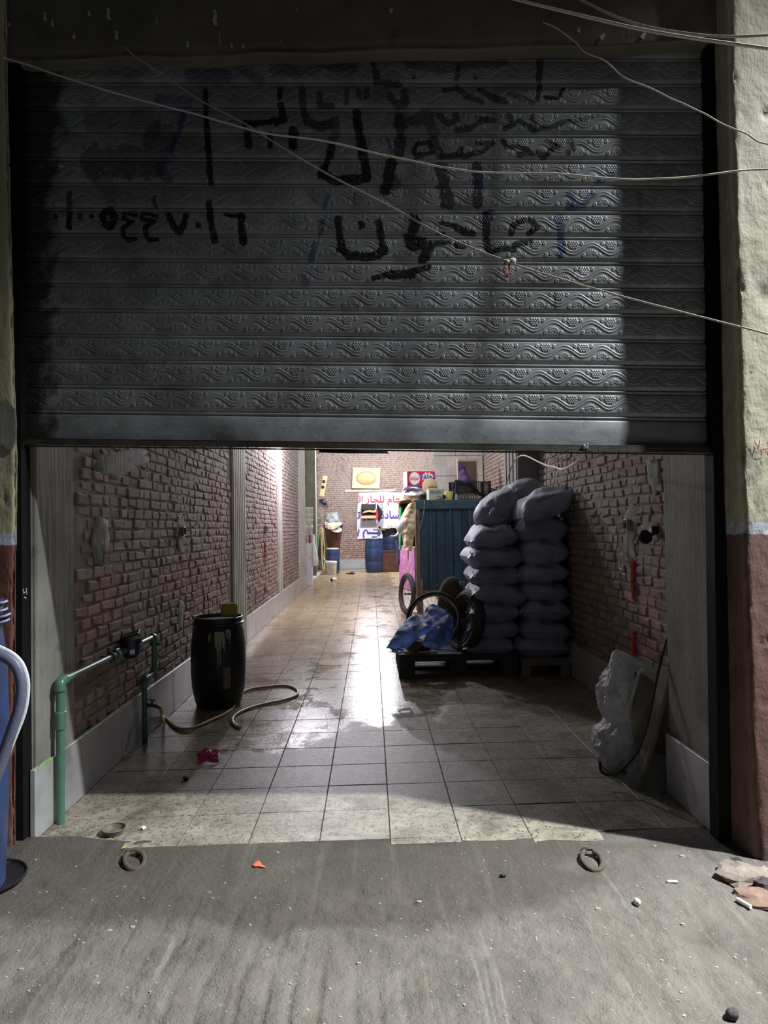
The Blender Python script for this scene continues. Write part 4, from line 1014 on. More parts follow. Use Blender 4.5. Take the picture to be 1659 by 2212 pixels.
obj('meter_lid', MB().box(mc+Vector((.0, .0, .092)), (.13, .125, .014), (.12, -.28, .2), .004).lathe([(.073, .04), (.075, .05), (.075, .066), (.0, .067)], 20, mc), M['black_plastic'], met, smooth=.5)
obj('meter_sticker', MB().grid(6, 2, lambda u, v: mc+Vector((math.cos(-1.3+u*.5)*.0675, math.sin(-1.3+u*.5)*.0675, -.035+.032*v))), M['white'], met)
cp = E2.copy(); cp.z -= .06; obj('pipe_bracket', MB().box(cp+Vector((.01, .015, 0)), (.09, .05, .02), b=.003), M['iron'], t)
cp = PX(312, 1524, xp); tp = Vector((xp, E4.y, cp.z))
tap = obj('tap', MB().tube([tp, tp+Vector((.05, 0, 0)), tp+Vector((.09, -.004, -.006)), tp+Vector((.118, -.006, -.018)), tp+Vector((.124, -.007, -.03))], [.014, .014, .013, .012, .012], 10).tube([tp+Vector((.055, 0, .005)), tp+Vector((.055, 0, .035))], .008, 8), M['brass'], t, smooth=.6)
obj('tap_handle', MB().box(tp+Vector((.05, 0, .04)), (.065, .014, .008), (0, .2, .3), .002), M['iron'], tap)
# garden hose from the tap over the floor
hp = [(355, 1547), (368, 1562), (385, 1573), (405, 1575), (430, 1567), (455, 1556), (480, 1545), (500, 1532), (509, 1518), (512, 1505), (522, 1496), (540, 1489), (565, 1485), (595, 1482), (622, 1482), (640, 1489), (643, 1498), (632, 1506), (605, 1514), (570, 1521), (535, 1531), (510, 1543), (502, 1553), (504, 1562), (512, 1569), (519, 1571)]
P = [tp+Vector((.122, -.006, -.022)), tp+Vector((.132, -.012, -.07)), tp+Vector((.142, -.02, -.12))]+[PZ(px, py, .014) for px, py in hp]
obj('garden_hose', MB().tube(smooth_path(P, 6), .0125, 10), M['hose'], smooth=True, label='cream garden hose running from the wall tap in a loop over the wet floor', cat='hose')

# ------------------------------------------------------------------ black drum with sponge
dc = PZ(460, 1520, 0); dc = Vector((-1.415, 6.16, 0)); Rm = .247; Hh = .80
t = thing('plastic_drum', dc, 'black plastic drum with white paint runs beside the left wall', 'drum')
pr_ = [(0, .012), (Rm*.74, .012), (Rm*.77, 0), (Rm*.80, .004), (Rm*.86, .05), (Rm*.95, .16), (Rm*.995, .30), (Rm, .42), (Rm*.985, .55), (Rm*.93, .66), (Rm*.87, .72), (Rm*.86, .735), (Rm*.82, .735), (Rm*.82, .70), (0, .70)]
body = obj('drum_body', MB().lathe(pr_, 48, dc), M['black_plastic'], t, smooth=.7)
mb = MB(); mb.lathe([(Rm*.80, .72), (Rm*.875, .722), (Rm*.90, .728), (Rm*.93, .735), (Rm*.93, .752), (Rm*.88, .757), (Rm*.875, .765), (Rm*.885, .785), (Rm*.885, .80), (Rm*.855, .803), (Rm*.845, .79), (Rm*.83, .775), (0, .77)], 48, dc)
obj('lid', mb, M['black_plastic'], t, smooth=.6)
def on_drum(a, z):
    zz = z/1.0; r = np.interp(zz, [p[1] for p in pr_[3:12]], [p[0] for p in pr_[3:12]])+.0015; return dc+Vector((math.cos(a)*r, math.sin(a)*r, zz))
a0 = math.atan2(-dc.y, -dc.x); mb = MB(); r_ = random.Random(4)
def drip(a, z0, z1, w):
    n = 7; P = [on_drum(a+.02*n3((a*9, k*.7, 1), 1, 3), z0+(z1-z0)*k/n) for k in range(n+1)]; vs = []
    for k, p in enumerate(P):
        s = Vector((-math.sin(a), math.cos(a), 0))*(w/2*(1.2-.6*k/n+.3*n3((a*30, k, 0), 1))); vs += [p-s, p+s]
    mb.add(vs, [(2*k, 2*k+1, 2*k+3, 2*k+2) for k in range(n)])
for k in range(22):
    da = r_.gauss(.02, .13); drip(a0+da, .685-abs(da)*.06, .685-r_.uniform(.05, .2)*(1-abs(da)*1.6), r_.uniform(.006, .014))
for da, z0, z1 in ((.42, .70, .58), (.36, .71, .62), (.47, .7, .64), (.30, .7, .63), (-.32, .68, .60), (-.36, .66, .61), (.05, .6, .40), (-.02, .55, .38), (.2, .66, .52), (-.12, .64, .55)): drip(a0+da, z0, z1, .009)
for da in (.02, .06, .10, -.04, -.08, .0, .14): drip(a0+da, .69, .63, .024)
obj('paint_runs', mb, M['paint_white'], body)
mb = MB(); mb.grid(10, 8, lambda u, v: on_drum(a0+.16+u*.27*(1-.35*(v > .6)*abs(n3((v*7, 1, 1), 1))), .19+.19*v+.0*u)); obj('torn_label', mb, M['grey_wood'], body)
sp = PY(487, 1330, 6.12); zl = .805
t2 = MB(); t2.grid(2, 2, lambda u, v: (0, 0, 0)); s_c = Vector((dc.x+.115, dc.y-.06, zl)); mb = MB()
def spg(u, v):
    a = 2*PI*u; b = PI*(v-.5); sx, sy, sz = (.072, .035, .062); f = lambda w: math.copysign(abs(w)**.32, w)
    p = Vector((f(math.cos(a))*f(math.cos(b))*sx, f(math.sin(a))*f(math.cos(b))*sy, f(math.sin(b))*sz)); k = 1+.08*n3(p, 30, 2); p = p*k
    return Matrix.Rotation(.35, 3, 'Z') @ p+s_c+Vector((0, 0, .060))
mb.grid(36, 22, spg, cu=True); obj('sponge', mb, M['sponge'], smooth=1.0, label='yellow sponge standing on the lid of the black drum', cat='sponge')

# ------------------------------------------------------------------ litter on floor and ground
def lump(nm, p, r, m, label, cat, seed, amp=.5, fr=1.6, group=None, rot=None, flat=False):
    mb = MB().blob((p.x, p.y, p.z+r[2]*.75), r, amp, fr, seed, 12, 8, rot)
    return obj(nm, mb, m, smooth=False if flat else .6, label=label, cat=cat, group=group)
p = PZ(452, 1648, .0)
t = thing('snack_wrapper', p, 'crumpled pink wrapper lying on the tiles in front of the hose', 'wrapper')
q = lambda px, py, h=0: PZ(px, py, 0)+Vector((0, 0, h))
obj('foil', sheet([[q(424, 1642, .035), q(440, 1640, .075), q(456, 1640, .07), q(470, 1641, .075)], [q(427, 1645, .02), q(442, 1645, .04), q(456, 1646, .045), q(471, 1645, .04)], [q(430, 1649, .006), q(444, 1650, .012), q(458, 1650, .012), q(472, 1649, .01)]], 22, 14, .012, 34, 4, (0, -.5, .8)), M['pink_film'], t, solid=.001)
obj('white_flap', sheet([[q(470, 1641, .06), q(476, 1643, .03), q(482, 1645, .012)], [q(472, 1649, .01), q(477, 1649, .006), q(482, 1647, .006)]], 8, 6, .006, 40, 6, (0, -.5, .8)), M['white'], t, solid=.001)
lump('clod', PZ(402, 1684, 0), (.022, .02, .014), M['brown_tin'], 'small brown clod on the tiles in front of the pink wrapper', 'clod', 3)
t_ = PG(560, 1873); obj('plastic_scrap', sheet([[t_+Vector((-.03, .012, .012)), t_+Vector((-.005, .02, .02)), t_+Vector((.012, .004, .012)), t_+Vector((.034, -.012, .008))], [t_+Vector((-.026, -.008, .006)), t_+Vector((-.006, -.01, .01)), t_+Vector((.01, -.012, .008)), t_+Vector((.032, -.016, .005))]], 10, 6, .006, 40, 2, (0, 0, 1)), M['orange_scrap'], label='bright orange scrap lying on the bare ground', cat='scrap', solid=.002)
t_ = PZ(307, 1790, .004); obj('paper_scrap', sheet([[t_+Vector((-.02, .012, 0)), t_+Vector((.0, .016, .01)), t_+Vector((.02, .016, .002))], [t_+Vector((-.016, -.012, .002)), t_+Vector((.002, -.012, .012)), t_+Vector((.008, -.01, .0))]], 6, 6, .004, 40, 1, (0, 0, 1)), M['white'], label='tiny white paper scrap on the front tiles beside the plastic cup', cat='paper', solid=.001)
t_ = PG(268, 1834); obj('sweet_wrapper', sheet([[t_+Vector((-.008, .02, .008)), t_+Vector((.008, .02, .014))], [t_+Vector((-.012, -.016, .006)), t_+Vector((.006, -.014, .012))]], 5, 6, .005, 40, 1, (0, 0, 1)), M['yellow'], label='tiny pale sweet wrapper on the dirt by the left sill', cat='wrapper', solid=.001)
t_ = PZ(246, 1800, .0); c_ = thing('plastic_cup', t_, 'flattened clear plastic cup lying in the dust by the left sill', 'cup')
obj('cup_wall', MB().lathe([(.048, .002), (.06, .028), (.0595, .028), (.047, .003)], 24, t_), M['dusty_cup'], c_, smooth=.7)
obj('cup_rim', MB().tube([t_+Vector((.06*math.cos(k*.262), .06*math.sin(k*.262), .029)) for k in range(24)], .003, 6, closed=True), M['dusty_cup'], c_, smooth=True)
for (px, py), lb, rz in (((290, 1862), 'worn iron ring half sunk in the ground at the left of the doorway', .5), ((1278, 1862), 'worn iron ring half sunk in the ground at the right of the doorway', -.1)):
    c_ = PG(px, py); t = thing('ground_ring', c_, lb, 'ring'); R_ = Matrix.Rotation(rz, 3, 'Z')
    P = [c_+R_ @ Vector((.045*math.sin(k/20*2*PI*.86+.44), .070*math.cos(k/20*2*PI*.86+.44)-.01, .012+.012*math.cos(k/20*2*PI))) for k in range(21)]
    obj('ring', MB().tube(P, .012, 8), M['iron'], t, smooth=True)
    obj('staple', MB().tube([c_+R_ @ Vector((x, .06, z)) for x, z in ((-.03, -.02), (-.03, .022), (-.02, .034), (.02, .034), (.03, .022), (.03, -.02))], .010, 8), M['iron'], t, smooth=True)
# rubble at the foot of the right pillar
RB = [((1588, 1872), (.035, .026, .03), 'dark_stone', 'small dark wedge of stone against the foot of the right pillar'), ((1604, 1898), (.125, .10, .045), 'stone', 'broad flat grey stone at the foot of the right pillar'),
      ((1592, 1884), (.06, .05, .03), 'red_stone', 'pinkish broken brick lump between the dark wedge and the flat stone'), ((1633, 1892), (.035, .03, .022), 'red_stone', 'small reddish brick chip right of the flat stone'),
      ((1651, 1921), (.05, .045, .035), 'dark_stone', 'dark broken stone at the right edge below the pillar'), ((1640, 1945), (.10, .08, .025), 'red_stone', 'flat broken brick piece at the right edge, lowest of the rubble'),
      ((1656, 1897), (.04, .04, .03), 'stone', 'grey pebble at the right edge beside the pillar foot')]
for i, ((px, py), r, m, lb) in enumerate(RB): lump('rubble_stone', PG(px, py)-Vector((0, 0, r[2]*.3)), r, M[m], lb, 'stone', 20+i, .6, 1.8, 'rubble below the right pillar', flat=True)
t_ = PG(1607, 1957); obj('cigarette_end', MB().tube([t_+Vector((-.012, .03, .012)), t_+Vector((.012, -.03, .012))], .009, 8), M['white'], smooth=.6, label='white cigarette end on the ground near the right rubble', cat='cigarette')
t_ = PG(1452, 1907); obj('paper_roll', MB().tube([t_+Vector((-.022, .0, .007)), t_+Vector((.022, -.004, .007))], .006, 8), M['white'], smooth=.6, label='small white rolled paper on the ground below the right ring', cat='paper')
lump('pebble', PG(1582, 2199), (.022, .02, .018), M['dark_stone'], 'dark reddish pebble near the bottom right corner', 'pebble', 41, .4)
lump('pebble', PG(1376, 1954), (.016, .02, .016), M['offwhite'], 'pale pebble on the ground below the right ring', 'pebble', 42, .4)
lump('pebble', PG(1086, 1895), (.016, .008, .008), M['black_plastic'], 'tiny black fleck on the ground left of the right ring', 'pebble', 43, .4)
# crushed chips pressed into the ground, too small to tell apart
mb = MB(); r_ = random.Random(9)
for _ in range(520):
    x, y = r_.uniform(-1.7, 2.2), r_.uniform(1.9, 3.35); s = r_.uniform(.002, .009)*(1 if r_.random() < .9 else 1.9); z = gz(x, y); n = 5; a0_ = r_.uniform(0, 6); el = r_.uniform(.4, 1)
    top = [(x+s*.8*math.cos(a0_+k*2*PI/n)*r_.uniform(.7, 1.1), y+s*.8*el*math.sin(a0_+k*2*PI/n)*r_.uniform(.7, 1.1), z+s*.3) for k in range(n)]
    bot = [(x+(a[0]-x)*1.35, y+(a[1]-y)*1.35, z-.004) for a in top]
    mb.add(top+bot, [tuple(range(n))]+[(k, k+n, (k+1) % n+n, (k+1) % n) for k in range(n)])
obj('gravel_chips', mb, mat('pale_chip', lin(146, 142, 130), .8, .3, 30), label='pale crushed chips pressed into the bare ground', cat='gravel', kind='stuff')

# ------------------------------------------------------------------ right wall fittings
def wall_box(nm, px, py, xw, lb, s=.075):
    c = PX(px, py, xw); inn = 1 if xw < 0 else -1; t = thing(nm, (xw, c.y, c.z-s/2), lb, 'socket box')
    mb = MB(); w = s/2
    for dy, dz, a, b in ((-w, 0, .008, s), (w, 0, .008, s), (0, -w, s, .008), (0, w, s, .008)): mb.box((xw+inn*.018, c.y+dy, c.z+dz), (.05, a, b), b=.002)
    mb.box((xw+inn*.0, c.y, c.z), (.012, s, s)); obj('box_shell', mb, M['zinc'], t); return t, c, inn
t, c, inn = wall_box('socket_box', 1361, 1133, XR, 'grey open socket box with a looped white cable on the right brick wall')
P = [c+Vector((inn*.03, 0, .02)), c+Vector((inn*.06, .05, .02)), c+Vector((inn*.05, .10, -.05)), c+Vector((inn*.04, .12, -.2)), c+Vector((inn*.04, .13, -.3)), c+Vector((inn*.05, .09, -.37)), c+Vector((inn*.05, .03, -.33)), c+Vector((inn*.05, .02, -.27)), c+Vector((inn*.05, .07, -.24)), c+Vector((inn*.05, .12, -.30)), c+Vector((inn*.04, .10, -.39)), c+Vector((inn*.03, .04, -.41))]
obj('cable_loop', MB().tube(smooth_path(P, 6), .007, 6), M['cable'], t, smooth=True)
P = [c+Vector((inn*.02, .05, .0)), c+Vector((inn*.03, .18, -.06)), c+Vector((inn*.03, .20, -.16)), c+Vector((inn*.03, .27, -.24))]; obj('dark_wire', MB().tube(smooth_path(P, 5), .004, 6), M['black_plastic'], t, smooth=True)
t, c, inn = wall_box('socket_box', 390, 1148, XL, 'grey open socket box with a green tipped wire on the left brick wall')
P = [c+Vector((.02, 0, 0)), c+Vector((.06, .06, .01)), c+Vector((.09, .14, .05)), c+Vector((.10, .18, .07))]; w_ = obj('dark_wire', MB().tube(smooth_path(P, 5), .005, 6), M['black_plastic'], t, smooth=True)
obj('green_tip', MB().tube([P[-1], P[-1]+Vector((.004, .03, .012))], .008, 6), M['green_cloth'], w_)
t, c, inn = wall_box('socket_box', 572, 1142, XL, 'small dark socket box farther along the lit left wall', .09)
def conduit(px0, y0, y1, xw, lb, r=.014):
    a, b = PX(px0, y0, xw), PX(px0+1, y1, xw); inn = 1 if xw < 0 else -1
    obj('conduit', MB().tube([(xw+inn*.008, a.y, a.z), (xw+inn*.016, a.y+.004, (a.z+b.z)/2), (xw+inn*.008, a.y, b.z)], r, 8), M['orange_pipe'], smooth=True, label=lb, cat='conduit', base=False)
conduit(1370, 1212, 1296, XR, 'orange conduit below the looped cable on the right wall, upper piece', .017)
conduit(1371, 1362, 1440, XR, 'orange conduit on the right wall, lower piece above the white sack', .017)
conduit(571, 1172, 1206, XL, 'orange conduit on the lit left wall, upper piece'); conduit(571, 1212, 1224, XL, 'faded orange conduit stub on the lit left wall, middle piece', .009); conduit(571, 1262, 1284, XL, 'orange conduit on the lit left wall, lowest piece')
c = PX(1420, 1146, XR); t = thing('pipe_stub', c-Vector((.0, 0, .06)), 'black pipe stub with a hanging cap sticking out of the right wall', 'pipe stub')
obj('pipe_collar', MB().tube([c+Vector((.02, 0, 0)), c+Vector((-.05, 0, .005))], .034, 14), M['black_plastic'], t, smooth=.5); obj('pipe_mouth', MB().tube([c+Vector((-.05, 0, .005)), c+Vector((-.054, 0, .005))], .026, 12), M['beige'], t, smooth=.5)
c2 = c+Vector((-.10, -.02, -.045)); obj('pipe_cap', MB().beam(c+Vector((-.04, -.0, -.03)), c2+Vector((-.02, 0, 0)), .05, .012).lathe([(0, -.014), (.05, -.014), (.054, 0), (.05, .014), (0, .014)], 16, c2, (1.2, .5, 0)), M['black_plastic'], t, smooth=.5)

# ------------------------------------------------------------------ white sack, plank and rod by the right pier
def sack_blob(levels, nu=56, nv=64, amp=.03, fr=6, seed=0, cr=.03):
    z_, cx_, cy_, rx, ry = (np.array(q) for q in zip(*levels)); T = np.linspace(0, 1, len(z_))
    def fn(u, v):
        a = 2*PI*u; I = lambda q: float(np.interp(v, T, q)); z = I(z_); p = Vector((math.cos(a), math.sin(a), z*3))
        k = 1+amp*6*n3(p, fr*.3, seed)-cr*4*max(0, .12-abs(n3(p, fr*.28, seed+8)))*4+amp*2*n3(p, fr, seed+2)+amp*(1.3*max(0, 1-5*abs(n3(p, fr*.45, seed+21)))+.8*max(0, 1-5*abs(n3((p.x, p.y, p.z*1.8), fr*1.0, seed+25))))
        e = .82; ca, sa = math.cos(a), math.sin(a)
        return Vector((I(cx_)+math.copysign(abs(ca)**e, ca)*I(rx)*k, I(cy_)+math.copysign(abs(sa)**e, sa)*I(ry)*k, z+.02*n3(p, 2, seed+4)))
    return MB().grid(nu, nv, fn, cu=True)
t = thing('rubbish_sack', (1.72, 4.35, 0), 'dusty white plastic sack of rubbish slumped against the right wall', 'sack')
lv = [(.0, 1.70, 4.40, .02, .02), (.004, 1.70, 4.40, .19, .15), (.05, 1.70, 4.40, .235, .19), (.15, 1.70, 4.40, .25, .20), (.24, 1.71, 4.40, .235, .19), (.285, 1.72, 4.40, .205, .17), (.31, 1.73, 4.40, .20, .165), (.36, 1.74, 4.40, .225, .18), (.45, 1.745, 4.42, .235, .185), (.53, 1.75, 4.44, .225, .18), (.575, 1.75, 4.45, .19, .155), (.60, 1.745, 4.46, .165, .13), (.64, 1.72, 4.47, .13, .11), (.69, 1.69, 4.48, .085, .07), (.725, 1.665, 4.49, .045, .04), (.74, 1.655, 4.49, .004, .004)]
obj('sack_skin', sack_blob(lv, 110, 150, .045, 9, 3, .05), M['white_film'], t, smooth=True)
P = [PY(px, py, y) for px, py, y in ((1392, 1446, 4.30), (1381, 1455, 4.28), (1375, 1475, 4.24), (1368, 1500, 4.22), (1361, 1520, 4.2), (1357, 1545, 4.19), (1366, 1560, 4.19))]
obj('torn_edge', MB().tube(smooth_path(P, 5), [.008+.004*abs(n3((i*.5, 0, 0), 1)) for i in range(len(P)*5-4)], 6), M['offwhite'], t, smooth=True)
s2 = lambda px, py, y: PY(px, py, y)
obj('inner_bag', sheet([[s2(1372, 1452, 4.34), s2(1395, 1462, 4.3), s2(1420, 1475, 4.3), s2(1450, 1480, 4.36)], [s2(1368, 1495, 4.24), s2(1395, 1505, 4.2), s2(1425, 1510, 4.2), s2(1455, 1512, 4.3)], [s2(1364, 1545, 4.2), s2(1400, 1550, 4.14), s2(1430, 1555, 4.14), s2(1458, 1555, 4.28)], [s2(1370, 1600, 4.2), s2(1400, 1610, 4.14), s2(1430, 1612, 4.14), s2(1456, 1610, 4.28)], [s2(1372, 1650, 4.18), s2(1400, 1665, 4.12), s2(1430, 1660, 4.12), s2(1452, 1650, 4.26)]], 34, 40, .045, 8, 5, (-.3, -1, 0)), M['grey_wood'], t, smooth=True, label='dusty grey contents bulging out')
mb = MB()
for i in range(5): mb.blob(s2(1440+rnd.uniform(-12, 12), 1480+i*22, 4.42), (.09, .06, .035), .5, 2, 50+i, 12, 8, (0, .5, .3*i))
obj('folded_rags', mb, M['black_cloth'], t, smooth=1.0)
t = thing('clear_bag', PZ(1420, 1680, 0), 'clear crumpled plastic bag on the floor at the foot of the right pier', 'bag')
obj('bag_film', sack_blob([(.0, 1.70, 4.06, .01, .01), (.004, 1.70, 4.06, .16, .09), (.05, 1.71, 4.08, .17, .10), (.11, 1.70, 4.09, .13, .09), (.16, 1.70, 4.10, .08, .06), (.18, 1.70, 4.10, .01, .01)], 40, 30, .05, 8, 9, .05), M['clear_film'], t, smooth=True)
obj('trailing_film', sheet([[PZ(1330, 1668, .03), PZ(1365, 1672, .05), PZ(1400, 1680, .03)], [PZ(1340, 1684, .004), PZ(1370, 1692, .012), PZ(1405, 1698, .004)]], 18, 10, .012, 20, 4, (0, 0, 1)), M['clear_film'], t)
A = PZ(1378, 1702, .0); B_ = PY(1443, 1442, 4.04)
obj('plank', MB().beam(A+Vector((0, 0, .012)), B_, .03, .088, up=(.25, -1, .1), bev=.004), M['grey_wood'], smooth=False, label='weathered wooden plank leaning in front of the white sack', cat='plank')
P = [PY(px, py, y) for px, py, y in ((1296, 1645, 4.10), (1297, 1661, 4.09), (1303, 1670, 4.08), (1315, 1674, 4.07), (1334, 1669, 4.05), (1358, 1648, 4.02), (1378, 1620, 4.0), (1394, 1580, 3.99), (1405, 1535, 3.99), (1418, 1470, 4.0), (1432, 1410, 4.01), (1444, 1372, 4.02), (1453, 1345, 4.02))]
obj('bent_rod', MB().tube(smooth_path(P, 5), .0085, 8), M['black_plastic'], smooth=True, label='black bent rod with a hooked foot leaning in front of the plank', cat='rod')

# ------------------------------------------------------------------ pallets
def pallet(origin, w, d, h, m, label, nb=3, nt=6):
    t = thing('pallet', origin, label, 'pallet'); o = Vector(origin); bh = h-.078; bw = .17 if nb > 2 else .085; ys = (.05, d/2, d-.05)
    for y in ys:
        obj('stringer_board', MB().box(o+Vector((w/2, y, h-.050)), (w, .1, .052), b=.004), M[m], t)
        for i in range(nb):
            x = bw/2+(w-bw)*i/(nb-1); z0 = .022 if nb > 2 else .0; obj('block', MB().box(o+Vector((x, y, z0+(bh-z0)/2)), (bw, .1, bh-z0), b=.004), M[m], t)
        obj('foot_board', MB().box(o+Vector((w/2, y, .011)), (w, .1, .021), b=.003), M[m], t) if nb > 2 else None
    for i in range(nt):
        y = (i+.5)*d/nt; obj('deck_board', MB().box(o+Vector((w/2, y, h-.012)), (w, d/nt-.006, .022), (0, 0, rnd.uniform(-.006, .006)), .003), M[m], t)
    return t
pallet((.27, 7.04, 0), 1.26, 1.0, .25, 'green_wood', 'dark green wooden pallet under the tyre and the left column of sacks')
pallet((1.555, 6.96, 0), .50, 1.0, .20, 'grey_wood', 'grey weathered wooden pallet under the right column of sacks', 2)

# ------------------------------------------------------------------ stacked sacks
def sack_mesh(w, d, h, seed):
    def half(s):
        def fn(u, v):
            x, y = 2*u-1, 2*v-1
            T = h/2*max(0, 1-abs(x)**2.8)**.62*max(0, 1-abs(y)**3.6)**.5
            p = Vector((x*1.5, y*2, s*2)); T *= 1+.5*n3(p, 1.3, seed)+.2*n3(p, 3.2, seed+3)
            px = x*w/2*(1-.07*abs(y)**3)+.02*n3(p, 1.2, seed+5); py = y*d/2*(1-.05*abs(x)**3)
            zz = s*T+.03*n3((x*1.2, y*1.2, 0), 1, seed+7)-.02*x*x
            if s < 0: zz = max(zz, -h*.44)
            return Vector((px, py, zz))
        return fn
    mb = MB(); mb.grid(30, 34, half(1)); n = len(mb.f); mb.grid(30, 34, half(-1)); mb.f = mb.f[:n]+[f[::-1] for f in mb.f[n:]]
    return mb
SV = []
for i in range(5):
    mb = sack_mesh(1, 1, 1, 60+i*9); me = mesh_of('sack_body', mb, M['sack'], True); SV.append(me)
SK = [('L', 1006, 1118, 1378, 1424, 0), ('L', 1015, 1127, 1337, 1386, .03), ('L', 1021, 1130, 1300, 1347, .0), ('L', 1026, 1148, 1263, 1311, .07), ('L', 1021, 1140, 1224, 1267, -.02), ('L', 1016, 1136, 1181, 1228, .02), ('L', 1022, 1127, 1139, 1187, -.10),
      ('R', 1119, 1235, 1379, 1424, .02), ('R', 1131, 1240, 1341, 1391, .10), ('R', 1131, 1247, 1298, 1345, .02), ('R', 1134, 1245, 1256, 1303, .10), ('R', 1126, 1247, 1218, 1262, -.02), ('R', 1134, 1248, 1163, 1221, .02), ('R', 1127, 1243, 1114, 1172, -.05)]
ordw = ['lowest', 'second from the bottom', 'third from the bottom', 'fourth from the bottom', 'fifth from the bottom', 'sixth from the bottom', 'seventh from the bottom', 'eighth from the bottom']
for i, (cn, a, b, t0, t1, tl) in enumerate(SK):
    k = i if cn == 'L' else i-7; yf = 7.06+rnd.uniform(-.03, .03)
    if cn == 'R': yf -= .14
    A, B_ = PY(a, (t0+t1)/2, yf), PY(b, (t0+t1)/2, yf); B_.x = min(B_.x, 2.085); zt_, zb2 = PY((a+b)/2, t0, yf).z, PY((a+b)/2, t1, yf).z
    w, h = B_.x-A.x, zt_-zb2; c = Vector(((A.x+B_.x)/2, yf+.45, (zt_+zb2)/2))
    t = thing('grain_sack', (c.x, c.y, zb2), '%s sack of the %s column of the stack, blue grey woven plastic' % (ordw[k], 'left' if cn == 'L' else 'right'), 'sack', 'stacked sacks on the pallets')
    H_ = h*1.30
    bd = link_mesh('sack_body', SV[i % 5], c, t, rot=(0, tl, rnd.uniform(-.04, .04)), scale=(w*1.03, .92, H_))
    # sewn mouth: thin stitched lip along the front and a twisted ear at the corner
    P = [c+Vector((x*w/2, -.46+.03*abs(x)**3, .03*n3((x*1.2, -1.2, 0), 1, 60+(i % 5)*9+7)*H_-.02*H_*x*x-math.sin(tl)*x*w/2)) for x in np.linspace(-.97, .97, 14)]
    obj('sewn_seam', MB().tube(P, .006, 5), M['sack'], t, smooth=True)
    ex = P[0] if cn == 'L' else P[0]
    if k in (0, 1, 3, 4, 5, 6) and cn == 'L' or k in (2, 4, 6):
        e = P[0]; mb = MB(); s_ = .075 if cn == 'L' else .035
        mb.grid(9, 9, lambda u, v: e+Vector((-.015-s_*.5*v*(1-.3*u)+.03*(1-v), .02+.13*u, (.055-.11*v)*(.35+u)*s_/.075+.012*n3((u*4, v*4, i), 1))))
        obj('sack_ear', mb, M['sack_lit_tone'], t, smooth=True, solid=.004, label='pale loose corner of the sack')
# two sacks lying on top
t = thing('grain_sack', PY(1190, 1120, 7.4), 'tilted top sack of the right column, its lit corner raised to the right', 'sack', 'stacked sacks on the pallets')
A, B_ = PY(1126, 1122, 6.85), PY(1243, 1066, 6.85); c = (A+B_)/2+Vector((0, .36, .01)); L_ = (B_-A).length; tl = -math.atan2(B_.z-A.z, B_.x-A.x)
link_mesh('sack_body', SV[3], c, t, rot=(.0, tl*.95, .0), scale=(L_*1.0, .8, .31))
e = PY(1126, 1128, 6.82); mb = MB(); mb.grid(8, 8, lambda u, v: e+Vector((.02-.03*v+(u-.5)*.13*v**.7, .05*math.sin(u*7)*v-.01, .035-.115*v*(1-.35*abs(u-.4))+.02*n3((u*4, v*4, 3), 1)))); obj('sack_ear', mb, M['sack_lit_tone'], t, smooth=True, solid=.004, label='pale blue loose corner of the sack')
t = thing('grain_sack', PY(1080, 1145, 7.4), 'big bulging sack lying slanted on top of the left column', 'sack', 'stacked sacks on the pallets')
A, B_ = PY(1050, 1130, 7.45), PY(1160, 1050, 7.45); c = (A+B_)/2+Vector((-.02, .1, .0)); ax = (B_-A).normalized(); L_ = (B_-A).length*.62; up_ = Vector((0, 1, 0)).cross(ax)*-1
def bigsack(u, v):
    a = 2*PI*u; s = 2*v-1; r = max(0, 1-abs(s)**2.6)**.5*(1-.16*s); p = Vector((math.cos(a), math.sin(a), s*1.6))
    k = 1+.22*n3(p, 1.3, 4)+.10*n3(p, 3.4, 6)-.10*max(0, .1-abs(n3(p, 2.2, 9)))*8
    return c+ax*(s*L_)+(up_*math.cos(a)*.205+Vector((0, 1, 0))*math.sin(a)*.29)*r*k
obj('sack_body', MB().grid(48, 44, bigsack, cu=True), M['sack'], t, smooth=True)
e = PY(1064, 1104, 7.0); obj('tied_tuft', MB().blob(e+Vector((0, .03, .0)), (.05, .028, .016), .7, 2.4, 3, 20, 14, (0, -.9, 0)), M['sack_lit_tone'], t, smooth=True)

